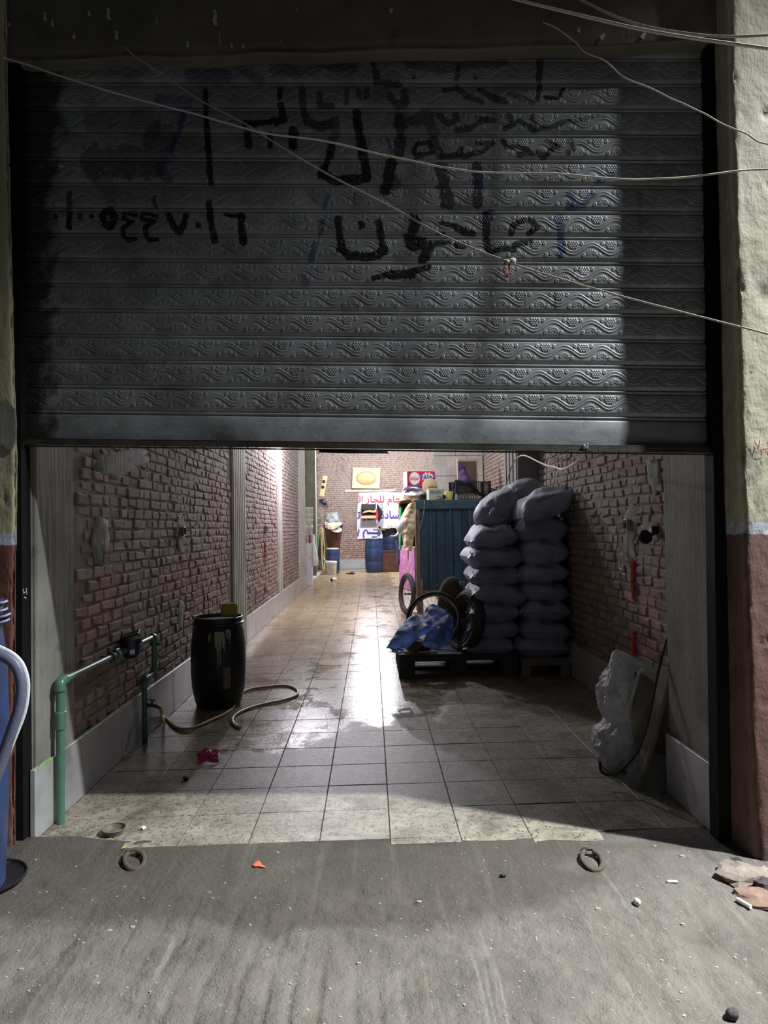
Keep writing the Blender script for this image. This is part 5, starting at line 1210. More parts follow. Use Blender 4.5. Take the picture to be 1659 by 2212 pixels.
# ------------------------------------------------------------------ wheels and bags on the green pallet
def wheel(par_name, c, ax, R, rt, label, cat='wheel', spokes=28, tyre='rubber', rim='chrome', rimw=.014, hubm='iron', fat=1.0):
    ax = Vector(ax).normalized(); u = ax.orthogonal().normalized(); w = ax.cross(u); c = Vector(c)
    t = thing(par_name, c-Vector((0, 0, R)), label, cat) if label else None
    cir = lambda r, n=40, o=0: [c+(u*math.cos(2*PI*k/n)+w*math.sin(2*PI*k/n))*r+ax*o for k in range(n)]
    return t, c, ax, u, w, cir
def build_wheel(t, c, ax, u, w, cir, R, rt, rim, tyre='rubber', spokes=28, tread=0):
    ty = MB(); n = 48; m = 12; vs = []
    for k in range(n):
        d = u*math.cos(2*PI*k/n)+w*math.sin(2*PI*k/n)
        for j in range(m):
            b = 2*PI*j/m; rr = rt*(1+(tread*(1 if (k+j) % 2 else -1) if abs(b) < 1.3 or abs(b-2*PI) < 1.3 else 0)); vs.append(c+d*(R-rt+rr*math.cos(b))+ax*rr*math.sin(b))
    ty.add(vs, [(k*m+j, k*m+(j+1) % m, ((k+1) % n)*m+(j+1) % m, ((k+1) % n)*m+j) for k in range(n) for j in range(m)])
    obj('tyre', ty, M[tyre], t, smooth=True if not tread else .5)
    if rim:
        rr = R-2*rt*.93; mb = MB(); vs = []; pr2 = [(0, -.5), (.6, -.55), (1, -.35), (.7, 0), (1, .35), (.6, .55), (0, .5), (-.35, 0)]
        for k in range(n):
            d = u*math.cos(2*PI*k/n)+w*math.sin(2*PI*k/n); vs += [c+d*(rr-.016+.018*a)+ax*(b*rt*1.5) for a, b in pr2]
        mb.add(vs, [(k*8+j, k*8+(j+1) % 8, ((k+1) % n)*8+(j+1) % 8, ((k+1) % n)*8+j) for k in range(n) for j in range(8)]); obj('rim', mb, M[rim], t, smooth=.6)
        mb = MB().tube([c-ax*.05, c-ax*.045, c-ax*.03, c-ax*.028, c+ax*.028, c+ax*.03, c+ax*.045, c+ax*.05], [.012, .022, .022, .015, .015, .022, .022, .012], 12); mb.tube([c-ax*.075, c+ax*.075], .006, 8); obj('hub', mb, M['iron'], t, smooth=.5)
        sp = MB()
        for k in range(spokes):
            a = 2*PI*k/spokes; b = a+(.45 if k % 4 < 2 else -.45); s = 1 if k % 2 else -1
            sp.tube([c+(u*math.cos(b)+w*math.sin(b))*.02+ax*.03*s, c+(u*math.cos(a)+w*math.sin(a))*(rr-.012)], .0018, 4)
        obj('spokes', sp, M['zinc'], t)
c = PY(937, 1337, 7.50); ax = Vector((-.35, -1, .50)); R_ = .325
t = thing('bicycle_wheel', (c.x, c.y, c.z-.3), 'bicycle wheel with spokes leaning on the green pallet behind the blue plastic', 'wheel'); q = wheel('x', c, ax, R_, .02, None)[1:]
build_wheel(t, *q, R_, .020, 'chrome')
P = [PY(px, py, 7.30) for px, py in ((951, 1287), (957, 1294), (966, 1299), (975, 1305), (981, 1312))]; obj('tied_rope', MB().tube(smooth_path(P, 4), .006, 6), M['cable_grey'], t, smooth=True)
# sprocket cluster seen through the spokes
o_ = q[0]+q[1]*-.02
mb = MB()
for j, r in enumerate((.06, .05, .04)): mb.tube([o_-q[1]*(.010*j), o_-q[1]*(.010*j+.004)], r, 22)
obj('sprockets', mb, M['chrome'], t, smooth=.4)
c = PY(1006, 1343, 7.30); ax = Vector((-.93, -.34, .22)); R_ = .355
t = thing('motorcycle_tyre', (c.x, c.y, .25), 'fat worn motorcycle tyre standing on the pallet against the sacks', 'tyre'); q = wheel('x', c, ax, R_, .062, None)[1:]
build_wheel(t, *q, R_, .062, 'iron', tread=.07, spokes=20)
# canvas bundle behind the wheel
c = PY(975, 1287, 7.75); t = thing('canvas_bundle', (c.x, c.y, .25), 'round brown canvas bundle behind the bicycle wheel, next to the sacks', 'bundle')
obj('canvas', MB().blob((c.x, c.y, .63), (.17, .18, .38), .12, 1.6, 5, 28, 20), M['brown_cloth'], t, smooth=True)
obj('bundle_knot', MB().blob(PY(996, 1262, 7.7), (.05, .04, .035), .4, 2, 8, 14, 10), M['grey_film'], t, smooth=True)
# blue plastic sheet bunched over the wheel
q = lambda px, py, y: PY(px, py, y)
t = thing('plastic_sheet', PY(900, 1410, 7.1), 'crumpled blue plastic sheet bunched over the bicycle wheel on the green pallet', 'plastic sheet')
obj('blue_sheet', sheet([[q(886, 1332, 7.30), q(897, 1327, 7.28), q(910, 1331, 7.26), q(928, 1308, 7.30), q(946, 1309, 7.30), q(962, 1318, 7.30), q(980, 1334, 7.34)],
                         [q(868, 1350, 7.16), q(890, 1343, 7.16), q(912, 1342, 7.15), q(930, 1331, 7.16), q(948, 1330, 7.16), q(965, 1333, 7.18), q(979, 1343, 7.28)],
                         [q(850, 1373, 7.04), q(882, 1360, 7.05), q(906, 1356, 7.08), q(926, 1350, 7.08), q(946, 1350, 7.06), q(965, 1350, 7.10), q(979, 1360, 7.22)],
                         [q(837, 1392, 6.98), q(868, 1382, 6.98), q(897, 1372, 7.02), q(915, 1366, 7.06), q(926, 1364, 7.06)[:] and q(927, 1364, 7.06), q(940, 1366, 7.10), q(955, 1372, 7.16)],
                         [q(833, 1400, 6.98), q(858, 1400, 6.96), q(880, 1398, 6.98), q(896, 1384, 7.04), q(910, 1374, 7.08), q(922, 1372, 7.1), q(936, 1378, 7.14)]], 64, 56, .034, 9, 7, (0, -1, .3), 1.4), M['blue_film'], t, solid=.002, smooth=.5)
obj('dark_fold', sheet([[q(960, 1330, 7.16), q(972, 1328, 7.16), q(980, 1338, 7.2)], [q(930, 1354, 7.02), q(955, 1352, 7.0), q(979, 1360, 7.12)], [q(918, 1378, 6.98), q(948, 1380, 6.96), q(975, 1382, 7.08)], [q(912, 1394, 6.98), q(940, 1400, 6.97), q(968, 1396, 7.06)]], 36, 36, .03, 10, 12, (0, -1, .3), 1.4), M['blue_film'], t, solid=.002, smooth=.5)
obj('pale_hem', MB().tube([q(843, 1400, 6.95), q(852, 1403, 6.94), q(862, 1402, 6.94), q(870, 1405, 6.94), q(868, 1410, 6.95), q(858, 1409, 6.96), q(846, 1406, 6.96)], .012, 6), M['blue_film'], t, smooth=True)
obj('dark_rag', MB().blob(q(897, 1397, 7.14), (.10, .10, .07), .5, 2, 8, 22, 14), M['brown_cloth'], smooth=1.2, label='dark greenish rag under the blue sheet on the pallet edge', cat='rag')
t = thing('old_shoe', q(900, 1415, 7.08), 'black worn shoe lying on the front edge of the green pallet', 'shoe')
obj('upper', MB().blob((q(903, 1408, 7.12).x, 7.12, .30), (.075, .05, .045), .5, 2.2, 4, 20, 12, (0, .3, .3)).blob((q(915, 1411, 7.12).x, 7.13, .285), (.08, .05, .033), .4, 2.2, 6, 20, 12), M['black_cloth'], t, smooth=1.0)
obj('sole', MB().box((q(908, 1416, 7.12).x, 7.115, .258), (.20, .075, .014), (0, 0, .1), .005), M['beige'], t)
obj('brush_handle', MB().tube([(q(872, 1412, 7.1).x, 7.09, .266), (q(884, 1416, 7.1).x, 7.08, .263), (q(945, 1417, 7.1).x, 7.09, .264)], .013, 8), M['light_wood'], smooth=.7, label='short wooden stick lying along the front edge of the green pallet', cat='stick')

# ------------------------------------------------------------------ street cart
CO = Vector((.80, 12.12, 0)); CA = .22; CR = Matrix.Rotation(CA, 3, 'Z'); cart_w, cart_d = 1.42, 1.15
ztop = PY(900, 1080, 12.12).z
cart = thing('street_cart', CO, 'dark blue wooden street cart loaded with boxes, parked behind the sacks', 'cart', rz=CA)
def cl(x, y, z): return CO+CR @ Vector((x, y, z))
def cbox(nm, c, s, m, b=.004, rot=0.0, par=None): return obj(nm, MB().box(cl(*c), s, Matrix.Rotation(CA+rot, 3, 'Z'), b), M[m], par or cart)
n = 8
for i in range(n):
    x0 = .09+i*(cart_w-.12)/n; w = (cart_w-.12)/n; cbox('board', (x0+w/2, .03+(.006 if i % 2 else 0), (.35+ztop-.12)/2), (w-.008, .02, ztop-.12-.35), 'teal')
for i in range(3): cbox('batten', (.30+i*.38, .014, (.4+ztop-.17)/2), (.035, .016, ztop-.57), 'teal_light')
cbox('top_rail', (cart_w/2+.02, .004, ztop-.085), (cart_w+.06, .035, .165), 'teal_light', .006)
cbox('corner_post', (.055, .02, ztop/2-.05), (.062, .05, ztop-.12), 'wood'); cbox('metal_strip', (.012, .005, ztop/2+.02), (.026, .03, ztop-.1), 'zinc', .003); cbox('short_post', (.10, .0, .32), (.05, .045, .62), 'wood')
cbox('corner_post', (cart_w-.03, .05, ztop/2), (.06, .06, ztop-.04), 'wood'); cbox('corner_post', (.02, cart_d-.03, ztop/2), (.05, .05, ztop-.04), 'grey_wood'); cbox('corner_post', (cart_w-.03, cart_d-.03, ztop/2), (.06, .06, ztop-.04), 'wood')
cbox('deck', (cart_w/2, cart_d/2, .40), (cart_w, cart_d, .04), 'wood'); cbox('roof_board', (cart_w/2, cart_d/2+.02, ztop-.012), (cart_w+.04, cart_d+.06, .024), 'grey_wood')
cbox('back_panel', (cart_w/2, cart_d-.01, (ztop+.4)/2), (cart_w-.1, .015, ztop-.45), 'brown_tin'); cbox('side_panel', (cart_w-.01, cart_d/2, (ztop+.4)/2), (.015, cart_d-.1, ztop-.45), 'teal')
cbox('printed_panel', (-.006, cart_d/2+.02, .80), (.012, cart_d-.06, .80), 'print', .002); cbox('panel_edge', (-.004, cart_d/2, 1.21), (.035, cart_d+.02, .03), 'light_wood'); cbox('shelf', (.16, cart_d/2+.1, 1.60), (.32, cart_d-.25, .02), 'wood')
cbox('roof_shelf', (-.01, cart_d*.5, ztop+.02), (.22, .80, .03), 'light_wood'); cbox('inner_back', (.34, cart_d/2, 1.6), (.012, cart_d-.1, .75), 'black_cloth')
wc = cl(-.17, .02, .375); wax = CR @ Vector((-1, -.02, 0)); wax = Vector((-.955, -.30, .05)); q = wheel('x', wc, wax, .375, .042, None)[1:]
wh = obj('wheel', MB().tube([wc-Vector(wax).normalized()*.05, wc-Vector(wax).normalized()*.24], .018, 10), M['iron'], cart, smooth=.5, label='spoked wheel with a black tyre'); build_wheel(wh, *q, .375, .042, 'iron', spokes=24, tread=.05)
# things standing on and hanging off the cart
g_cart = 'goods on the cart roof'
def C3(px, py, y): return PY(px, py, y)
zr = ztop+.0005
def crate():
    A, B_ = C3(987, 1078, 12.55), C3(1058, 1078, 12.7); w = (B_-A).length; h = .36; d = .36; u = (B_-A).normalized(); v = Vector((-u.y, u.x, 0)); A.z = zr
    u.z = 0; u.normalize(); v = Vector((-u.y, u.x, 0))
    t = thing('plastic_crate', A, 'black slatted plastic crate stuffed with dark cloth on the cart roof', 'crate', g_cart)
    mb = MB(); lat = MB(); up = Vector((0, 0, 1))
    for a in (0, w):
        for b in (0, d): mb.beam(A+u*a+v*b, A+u*a+v*b+up*(h+.006), .05, .03, up=v)
    for z in (.02, h-.01):
        for b in (0, d): mb.beam(A+u*0+v*b+up*z, A+u*w+v*b+up*z, .03, .012)
        for a in (0, w): mb.beam(A+u*a+up*z, A+u*a+v*d+up*z, .03, .012)
    for b in (0, d):
        for i in range(1, 18): lat.beam(A+u*(w*i/18)+v*b, A+u*(w*i/18)+v*b+up*h, .008, .008)
        for i in range(1, 11): lat.beam(A+v*b+up*(h*i/11), A+u*w+v*b+up*(h*i/11), .008, .008)
    for a in (0, w):
        for i in range(1, 8): lat.beam(A+u*a+v*(d*i/8), A+u*a+v*(d*i/8)+up*h, .008, .008)
        for i in range(1, 11): lat.beam(A+u*a+up*(h*i/11), A+u*a+v*d+up*(h*i/11), .008, .008)
    obj('crate_frame', mb, M['black_plastic'], t); obj('lattice', lat, M['black_plastic'], t, kind='stuff'); obj('crate_floor', MB().box(A+u*w/2+v*d/2+up*.01, (w, d, .012), Matrix((u, v, up)).transposed()), M['black_plastic'], t)
    obj('cloth_pile', sheet([[A+u*(w*a)+v*(d*b)+up*(.05+hh) for a, hh in zip((.06, .3, .55, .75, .94), hs)] for b, hs in ((.06, (.26, .27, .2, .1, .03)), (.35, (.34, .36, .22, .12, .04)), (.65, (.34, .34, .2, .1, .04)), (.94, (.2, .2, .15, .08, .03)))], 30, 24, .03, 9, 4, (0, 0, 1)), M['black_cloth'], smooth=True, label='heap of dark cloth filling the black crate', cat='cloth')
    m0 = A+u*.10+v*.20+up*.12; mw, mh = .40, .66
    t = thing('mirror', m0, 'cream framed mirror standing upright in the black crate', 'mirror'); R3 = Matrix((u, v, up)).transposed()
    mb = MB(); mb.box(m0+u*mw/2+up*mh, (mw+.03, .035, .05), R3, .004); mb.box(m0+up*mh/2, (.025, .03, mh), R3, .003); mb.box(m0+u*mw+up*mh/2, (.025, .03, mh), R3, .003); mb.box(m0+u*mw/2+up*.01, (mw, .03, .03), R3, .003)
    obj('mirror_frame', mb, M['beige'], t)
    mg = N('old_mirror_glass'); mgm = mg.out(lin(120, 118, 112), .12, mg.bump(mg.noise(mg.mp(mg.pos(), (1, 1, 9)), 1.2, 2), .6, .05), Metallic=.9)
    obj('mirror_glass', MB().box(m0+u*mw/2+v*.004+up*mh/2, (mw-.02, .008, mh-.03), R3), mgm, t)
    P = [A+u*.10+v*.10+up*.25]; obj('purple_garment', sheet([[A+u*a+v*b+up*c_ for a, b, c_ in ((.10, .16, .70), (.16, .15, .71), (.22, .16, .66))], [A+u*a+v*b+up*c_ for a, b, c_ in ((.10, .14, .52), (.20, .10, .56), (.28, .12, .48))], [A+u*a+v*b+up*c_ for a, b, c_ in ((.10, .10, .36), (.22, .04, .42), (.34, .06, .34))], [A+u*a+v*b+up*c_ for a, b, c_ in ((.12, .05, .26), (.24, .03, .30), (.40, .05, .22))]], 22, 30, .03, 9, 6), M['purple_cloth'], smooth=True, label='dark purple garment hung over the left half of the mirror', cat='garment', solid=.006)
crate()
A = C3(942, 1079, 12.30); A.z = zr; u = Vector((.975, .12, 0)).normalized(); v = Vector((-u.y, u.x, 0)); R3 = Matrix((u, v, Vector((0, 0, 1)))).transposed()
t = thing('metal_box', A, 'pale green metal box with a row of vent slots on the cart edge', 'box', g_cart)
obj('casing', MB().box(A+Vector((0, .1, .105)), (.30, .20, .21), R3, .008), M['box_green'], t)
for i in range(10): obj('vent_slot', MB().box(A+u*(-.105+.0225*i)+Vector((0, .0, .145))+v*-.001, (.008, .006, .055), R3, .001), M['black_plastic'], t)
obj('handle', MB().tube([A+u*-.13+Vector((0, .08, .205)), A+u*-.13+Vector((0, .08, .245)), A+u*.02+Vector((0, .08, .245)), A+u*.02+Vector((0, .08, .205))], .009, 6), M['black_plastic'], t)
obj('power_lead', MB().tube(smooth_path([A+u*.09+Vector((0, -.01, .05)), A+u*.05+Vector((0, -.04, .07)), A+u*-.0+Vector((0, -.05, .03)), A+u*.03+Vector((0, -.06, .01)), A+u*.12+Vector((0, -.05, .02))]), .006, 6).box(A+u*.15+Vector((0, -.03, .05)), (.06, .04, .08), R3, .006), M['black_plastic'], t)
c = C3(929, 1049, 12.75); t = thing('dish_fan', (c.x, c.y, zr), 'round beige dish with a hub standing behind the pale green box', 'dish', g_cart)
obj('dish', MB().lathe([(0, .06), (.03, .06), (.045, .03), (.07, .012), (.12, .03), (.148, .06), (.15, .07), (.13, .075), (0, .09)], 32, c, (PI/2+.15, 0, -.15)), M['beige'], t, smooth=.7)
obj('foot', MB().box((c.x, c.y+.02, (zr+c.z)/2-.03), (.08, .06, c.z-zr-.06), b=.006), M['beige'], t)
c = C3(968, 1071, 12.6); obj('yellow_pot', MB().lathe([(0, 0), (.08, 0), (.10, .04), (.105, .16), (.098, .165), (.09, .05), (0, .02)], 24, (c.x, c.y, zr)), M['yellow'], smooth=.6, label='yellow plastic pot behind the pale green box', cat='pot', group=g_cart)
A, B_ = C3(903, 1070, 12.9), C3(986, 1070, 13.0); c = (A+B_)/2
t = thing('stereo', (c.x, c.y, zr), 'long black stereo lying behind the pale green box', 'stereo', g_cart); obj('stereo_body', MB().box((c.x, c.y, zr+.07), (.70, .16, .14), (0, 0, CA), .01), M['black_plastic'], t); obj('red_mark', MB().box((c.x+.23, c.y-.045, zr+.08), (.07, .01, .008), (0, 0, CA)), M['red_cloth'], t); obj('stereo_trim', MB().box((c.x-.03, c.y-.09, zr+.135), (.60, .012, .012), (0, 0, CA)), M['zinc'], t)
obj('white_bottle', MB().lathe([(0, 0), (.035, 0), (.035, .08), (.015, .1), (.015, .12), (0, .12)], 14, (C3(985, 1076, 12.5).x, 12.45, zr)), M['blue_film'], smooth=.6, label='small blue white bottle between the pot and the crate', cat='bottle', group=g_cart)
mb = MB(); r_ = random.Random(3); c = C3(1072, 1068, 12.7)
for i in range(26):
    P = [Vector((c.x+r_.uniform(-.13, .15), c.y+r_.uniform(-.12, .12), zr+.012+abs(r_.gauss(0, .09)))) for _ in range(5)]; mb.tube(smooth_path(P, 3), r_.uniform(.006, .016), 5)
obj('cable_tangle', mb, M['black_plastic'], label='tangle of black cables beside the crate on the cart roof', cat='cables', kind='stuff')
P = [C3(945, 1044, 13.0), C3(960, 1050, 12.95), C3(985, 1062, 12.9), C3(1000, 1068, 12.8)]; obj('lead', MB().tube(smooth_path([C3(940, 1044, 13.0), C3(955, 1049, 13.0), C3(975, 1053, 13.0), C3(992, 1056, 13.1)], 5), .006, 6).tube(smooth_path([C3(955, 1052, 12.9), C3(970, 1056, 12.9), C3(978, 1066, 12.9), C3(985, 1070, 12.9)], 5), .006, 6), M['cable'], smooth=True, label='white leads drooping behind the beige dish', cat='cable', base=False)
# red sign box and heap on the shelf
A, B_ = C3(880, 1050, 13.4), C3(940, 1050, 13.5); u = (B_-A); u.z = 0; w = u.length; u.normalize(); v = Vector((-u.y, u.x, 0)); hS = .29; A.z = C3(880, 1049, 13.4).z; R3 = Matrix((u, v, Vector((0, 0, 1)))).transposed()
t = thing('sign_box', A, 'red sign box with a white disc and a white splash with purple lettering', 'sign', g_cart)
obj('sign_body', MB().box(A+u*w/2+v*.15+Vector((0, 0, hS/2)), (w, .30, hS), R3, .006), M['sign_red'], t)
obj('sign_stand', MB().box(A+u*w/2+v*.15+Vector((0, 0, -(A.z-zr)/2)), (w*.8, .2, A.z-zr), R3, .004), M['wood'], t)
obj('sign_side', MB().box(A+v*.15+u*-.006+Vector((0, 0, hS/2-.02)), (.01, .34, hS+.04), R3, .002), M['offwhite'], t)
sf = lambda x, z, o=-.002: A+u*x+v*o+Vector((0, 0, z))
mb = MB(); n = 32; mb.add([sf(.15, .145)]+[sf(.15+.115*math.cos(2*PI*k/n), .145+.125*math.sin(2*PI*k/n)) for k in range(n)], [(0, k+1, (k+1) % n+1) for k in range(n)]); obj('white_disc', mb, M['white'], t)
mb = MB(); n = 30; mb.add([sf(.42, .17, -.003)]+[sf(.42+(.125+.018*math.sin(k*2.6))*math.cos(2*PI*k/n), .175+(.085+.018*math.cos(k*2.1))*math.sin(2*PI*k/n)-(.06 if 19 < k < 25 else 0), -.003) for k in range(n)], [(0, k+1, (k+1) % n+1) for k in range(n)]); obj('white_splash', mb, M['white'], t)
PUR = M['ink_purple']
def text(nm, s, size, mt, par, M4, align='CENTER', ext=.001):
    cu = bpy.data.curves.new(nm, 'FONT'); cu.body = s; cu.size = size; cu.offset = size*.018; cu.align_x = align; cu.extrude = ext; cu.resolution_u = 3
    o = bpy.data.objects.new(nm, cu); COL.objects.link(o); dg = bpy.context.evaluated_depsgraph_get(); me = bpy.data.meshes.new_from_object(o.evaluated_get(dg))
    bpy.data.objects.remove(o); me.materials.clear(); me.materials.append(mt); me.transform(M4)
    o = bpy.data.objects.new(nm, me); COL.objects.link(o)
    if par: parent_to(o, par)
    return o
def plane4(o, ax, ay, az):
    m = Matrix((ax, ay, az)).transposed().to_4x4(); m.translation = o; return m
text('lettering', '\ufe94\ufed8\ufee0\ufecc\ufee3', .14, PUR, t, plane4(sf(.43, .135, -.006), u, Vector((0, 0, 1)), -v)); text('lettering', '\ufe97\ufe92\ufe8e\ufead\ufed9'[::-1], .08, M['sign_red'], t, plane4(sf(.15, .125, -.006), u, Vector((0, 0, 1)), -v))
obj('cloth_heap', sheet([[C3(872, 1056, 13.1), C3(884, 1050, 13.0), C3(900, 1049, 13.0), C3(918, 1051, 13.05)], [C3(869, 1062, 12.9), C3(886, 1058, 12.85), C3(902, 1057, 12.85), C3(918, 1058, 12.95)], [C3(868, 1069, 12.85), C3(886, 1070, 12.75), C3(902, 1069, 12.75), C3(916, 1068, 12.85)]], 30, 24, .04, 9, 3, (0, -1, .4), 1.3), M['white_cloth'], smooth=True, label='heap of white and purple cloth below the red sign', cat='cloth', solid=.006, group=g_cart)
obj('purple_shawl', sheet([[C3(874, 1056, 12.95), C3(886, 1049, 12.85), C3(904, 1047, 12.85), C3(914, 1050, 12.9)], [C3(870, 1061, 12.82), C3(886, 1054, 12.72), C3(902, 1052, 12.72), C3(914, 1055, 12.8)]], 26, 10, .03, 9, 5, (0, -1, .4), 1.3), M['purple_cloth'], smooth=True, label='purple shawl draped over the white heap below the red sign', cat='cloth', solid=.006, group=g_cart)
# cloths on the open left side of the cart
t = thing('hanging_jacket', C3(880, 1190, 12.0), 'cream jacket with a white sleeve hanging on the left side of the cart', 'jacket')
obj('jacket_body', sheet([[C3(882, 1089, 11.98), C3(887, 1086, 11.95), C3(892, 1085, 11.93), C3(898, 1084, 11.97)], [C3(870, 1108, 11.98), C3(880, 1105, 11.90), C3(889, 1103, 11.94), C3(898, 1100, 11.97)], [C3(862, 1126, 11.98), C3(876, 1123, 11.88), C3(886, 1121, 11.93), C3(898, 1120, 11.96)], [C3(864, 1144, 11.98), C3(876, 1141, 11.92), C3(886, 1140, 11.88), C3(897, 1139, 11.96)], [C3(869, 1162, 12.0), C3(877, 1165, 11.90), C3(886, 1165, 11.95), C3(894, 1160, 11.98)], [C3(870, 1181, 12.0), C3(876, 1187, 11.95), C3(882, 1189, 11.92), C3(889, 1192, 12.0)]], 60, 70, .03, 11, 4, (-.4, -1, 0), 1.7), M['cream_cloth'], t, smooth=True, solid=.006)
obj('jacket_sleeve', sheet([[C3(866, 1122, 11.9), C3(872, 1126, 11.85), C3(876, 1132, 11.9)], [C3(856, 1130, 11.85), C3(864, 1136, 11.8), C3(872, 1142, 11.88)], [C3(853, 1138, 11.85), C3(861, 1144, 11.8), C3(867, 1148, 11.88)], [C3(858, 1148, 11.85), C3(861, 1150, 11.82), C3(863, 1152, 11.86)], [C3(853, 1156, 11.85), C3(856, 1157, 11.83), C3(859, 1158, 11.86)], [C3(843, 1157, 11.85), C3(845, 1159, 11.84), C3(848, 1160, 11.86)]], 16, 40, .025, 8, 6, (-.4, -1, 0), 1.2), M['white_cloth'], t, smooth=True, solid=.006, label='white sleeve')
obj('green_towel', sheet([[C3(862, 1097, 12.6), C3(865, 1096, 12.55), C3(868, 1097, 12.6)], [C3(862, 1120, 12.6), C3(865, 1122, 12.54), C3(868, 1124, 12.6)], [C3(862, 1155, 12.6), C3(865, 1158, 12.52), C3(868, 1160, 12.6)], [C3(861, 1185, 12.6), C3(864, 1188, 12.54), C3(866, 1186, 12.6)]], 12, 40, .03, 6, 4, (-.4, -1, 0)), M['green_cloth'], smooth=True, label='narrow green towel hanging behind the cream jacket', cat='towel', solid=.006)
for (x, y, h, w_, m, lb) in ((.06, .30, .19, .07, 'white', 'white box on the open cart shelf, nearest to the corner post'), (.07, .52, .24, .05, 'chrome', 'shiny can standing on the open cart shelf'), (.06, .72, .15, .08, 'red_cloth', 'small red box on the open cart shelf')):
    p = cl(x, y, 1.611); obj('shelf_box', MB().box(p+Vector((0, 0, h/2)), (w_, w_*1.4, h), Matrix.Rotation(CA, 3, 'Z'), .006), M[m], label=lb, cat='box', group='boxes on the cart shelf')
obj('thin_cord', MB().tube(smooth_path([C3(917, 1082, 12.1), C3(916, 1100, 12.08), C3(913, 1118, 12.08), C3(910, 1130, 12.1), C3(905, 1146, 12.1)], 5), .005, 5), M['cable_grey'], smooth=True, label='thin cord dangling from the cart roof down the dark boards', cat='cord', base=False)

# ------------------------------------------------------------------ far end of the shop
YW = YB-.045
B2 = lambda px, py, y=YW: PY(px, py, y)
# gilt picture
A = B2(760, 1055); c1 = B2(820, 1056); up = (B2(762, 1010)-A).normalized(); u = (c1-A); w = u.length; u.normalize(); h = (B2(762, 1010)-A).length; nr = Vector((0, -1, 0))
t = thing('picture_frame', A+Vector((0, 0, 0)), 'gilt relief picture with an oval panel hanging on the back wall', 'picture')
P3 = lambda x, z, o=0: A+u*x+up*z+nr*o
mb = MB(); fw = .10
for a, b in (((0, 0), (w, 0)), ((w, 0), (w, h)), ((w, h), (0, h)), ((0, h), (0, 0))):
    d = Vector((b[0]-a[0], b[1]-a[1])).normalized(); nn = Vector((-d.y, d.x)); e = lambda q, s, t_: (q[0]+d.x*s*t_+nn.x*t_, q[1]+d.y*s*t_+nn.y*t_)
    vs = []
    for t_, o in ((0, .0), (.0, .05), (.02, .065), (.05, .05), (fw, .02), (fw, .0)): vs += [P3(*e(a, 1, t_), o), P3(*e(b, -1, t_), o)]
    mb.add(vs, [(2*i, 2*i+1, 2*i+3, 2*i+2) for i in range(5)])
obj('frame_moulding', mb, M['gold_frame'], t)
obj('relief_ground', MB().box(P3(w/2, h/2, .012), (w-2*fw+.01, .02, h-2*fw+.01)), M['gold_frame'], t)
obj('oval_panel', MB().grid(32, 12, lambda a, r: P3(w/2+math.cos(2*PI*a)*r*(w/2-.14), h/2+math.sin(2*PI*a)*r*(h/2-.13), .025+.05*(1-r*r)**.5+.008*n3((a*40*r, r*30, 2), 1)), cu=True), M['gold'], t, smooth=True)
mb = MB()
for k in range(40):
    a = 2*PI*k/40; mb.blob(P3(w/2+math.cos(a)*(w/2-.13), h/2+math.sin(a)*(h/2-.12), .03), (.018, .018, .018), .2, 2, k, 6, 4)
obj('beaded_rim', mb, M['gold_frame'], t)
# cement ledge above the banner, banner with printed words
mb = MB(); mb.box((B2(800, 1058).x, YB-.02, B2(800, 1060).z), (2.0, .05, .10), (0, 0, 0), .02); obj('cement_ledge', mb, M['pale_concrete'], wall_back)
bn = lambda px, py, o=.06: PY(px, py, YB-o)
t = thing('banner', bn(810, 1166), 'white fabric banner with red and purple words nailed to the back wall', 'banner')
obj('banner_cloth', sheet([[bn(776, 1064), bn(800, 1064), bn(830, 1062), bn(860, 1064), bn(872, 1066)], [bn(773, 1090), bn(800, 1090, .07), bn(830, 1090, .07), bn(858, 1090, .07), bn(872, 1090)], [bn(771, 1125), bn(800, 1125, .07), bn(830, 1125, .075), bn(858, 1125, .07), bn(872, 1125)], [bn(772, 1165), bn(800, 1163, .065), bn(830, 1163, .065), bn(858, 1162), bn(872, 1162)]], 40, 40, .012, 3, 3), M['banner'], t, smooth=True)
px2m = YB/FPX; XU, ZU = Vector((.99989, 0, -.0148)), Vector((0, 0, 1))
def words(s, xa, ya, xb, yb, m):
    o = text('lettering', s, 1.0, m, None, Matrix(), 'LEFT', .004); v = np.array([q.co for q in o.data.vertices]); lo, hi = v.min(0), v.max(0)
    p0, p1, p2 = PY(xa, yb, YB-.10), PY(xb, yb, YB-.10), PY(xa, ya, YB-.10); ex, ez = p1-p0, p2-p0
    for q, c_ in zip(o.data.vertices, v): q.co = p0+ex*((c_[0]-lo[0])/(hi[0]-lo[0]))+ez*((c_[1]-lo[1])/(hi[1]-lo[1]))+Vector((0, -.6*c_[2], 0))
    parent_to(o, t)
rev = lambda s: s[::-1]
words(rev('\ufecc\ufe8e\ufee1 \ufedf\ufee0\ufea0\ufe8e\ufeaf \ufe8d\ufedf'), 774, 1070, 866, 1093, M['ink_red'])
words(rev('\ufeb4\ufe8e\ufea9\ufe93 \ufedb\ufe92\ufef4\ufeae \ufe97'), 772, 1103, 865, 1125, M['ink_purple'])
words(rev('\ufef4\u0640\u0640\u0640\ufee2 \ufe91'), 771, 1142, 824, 1162, M['ink_purple'])
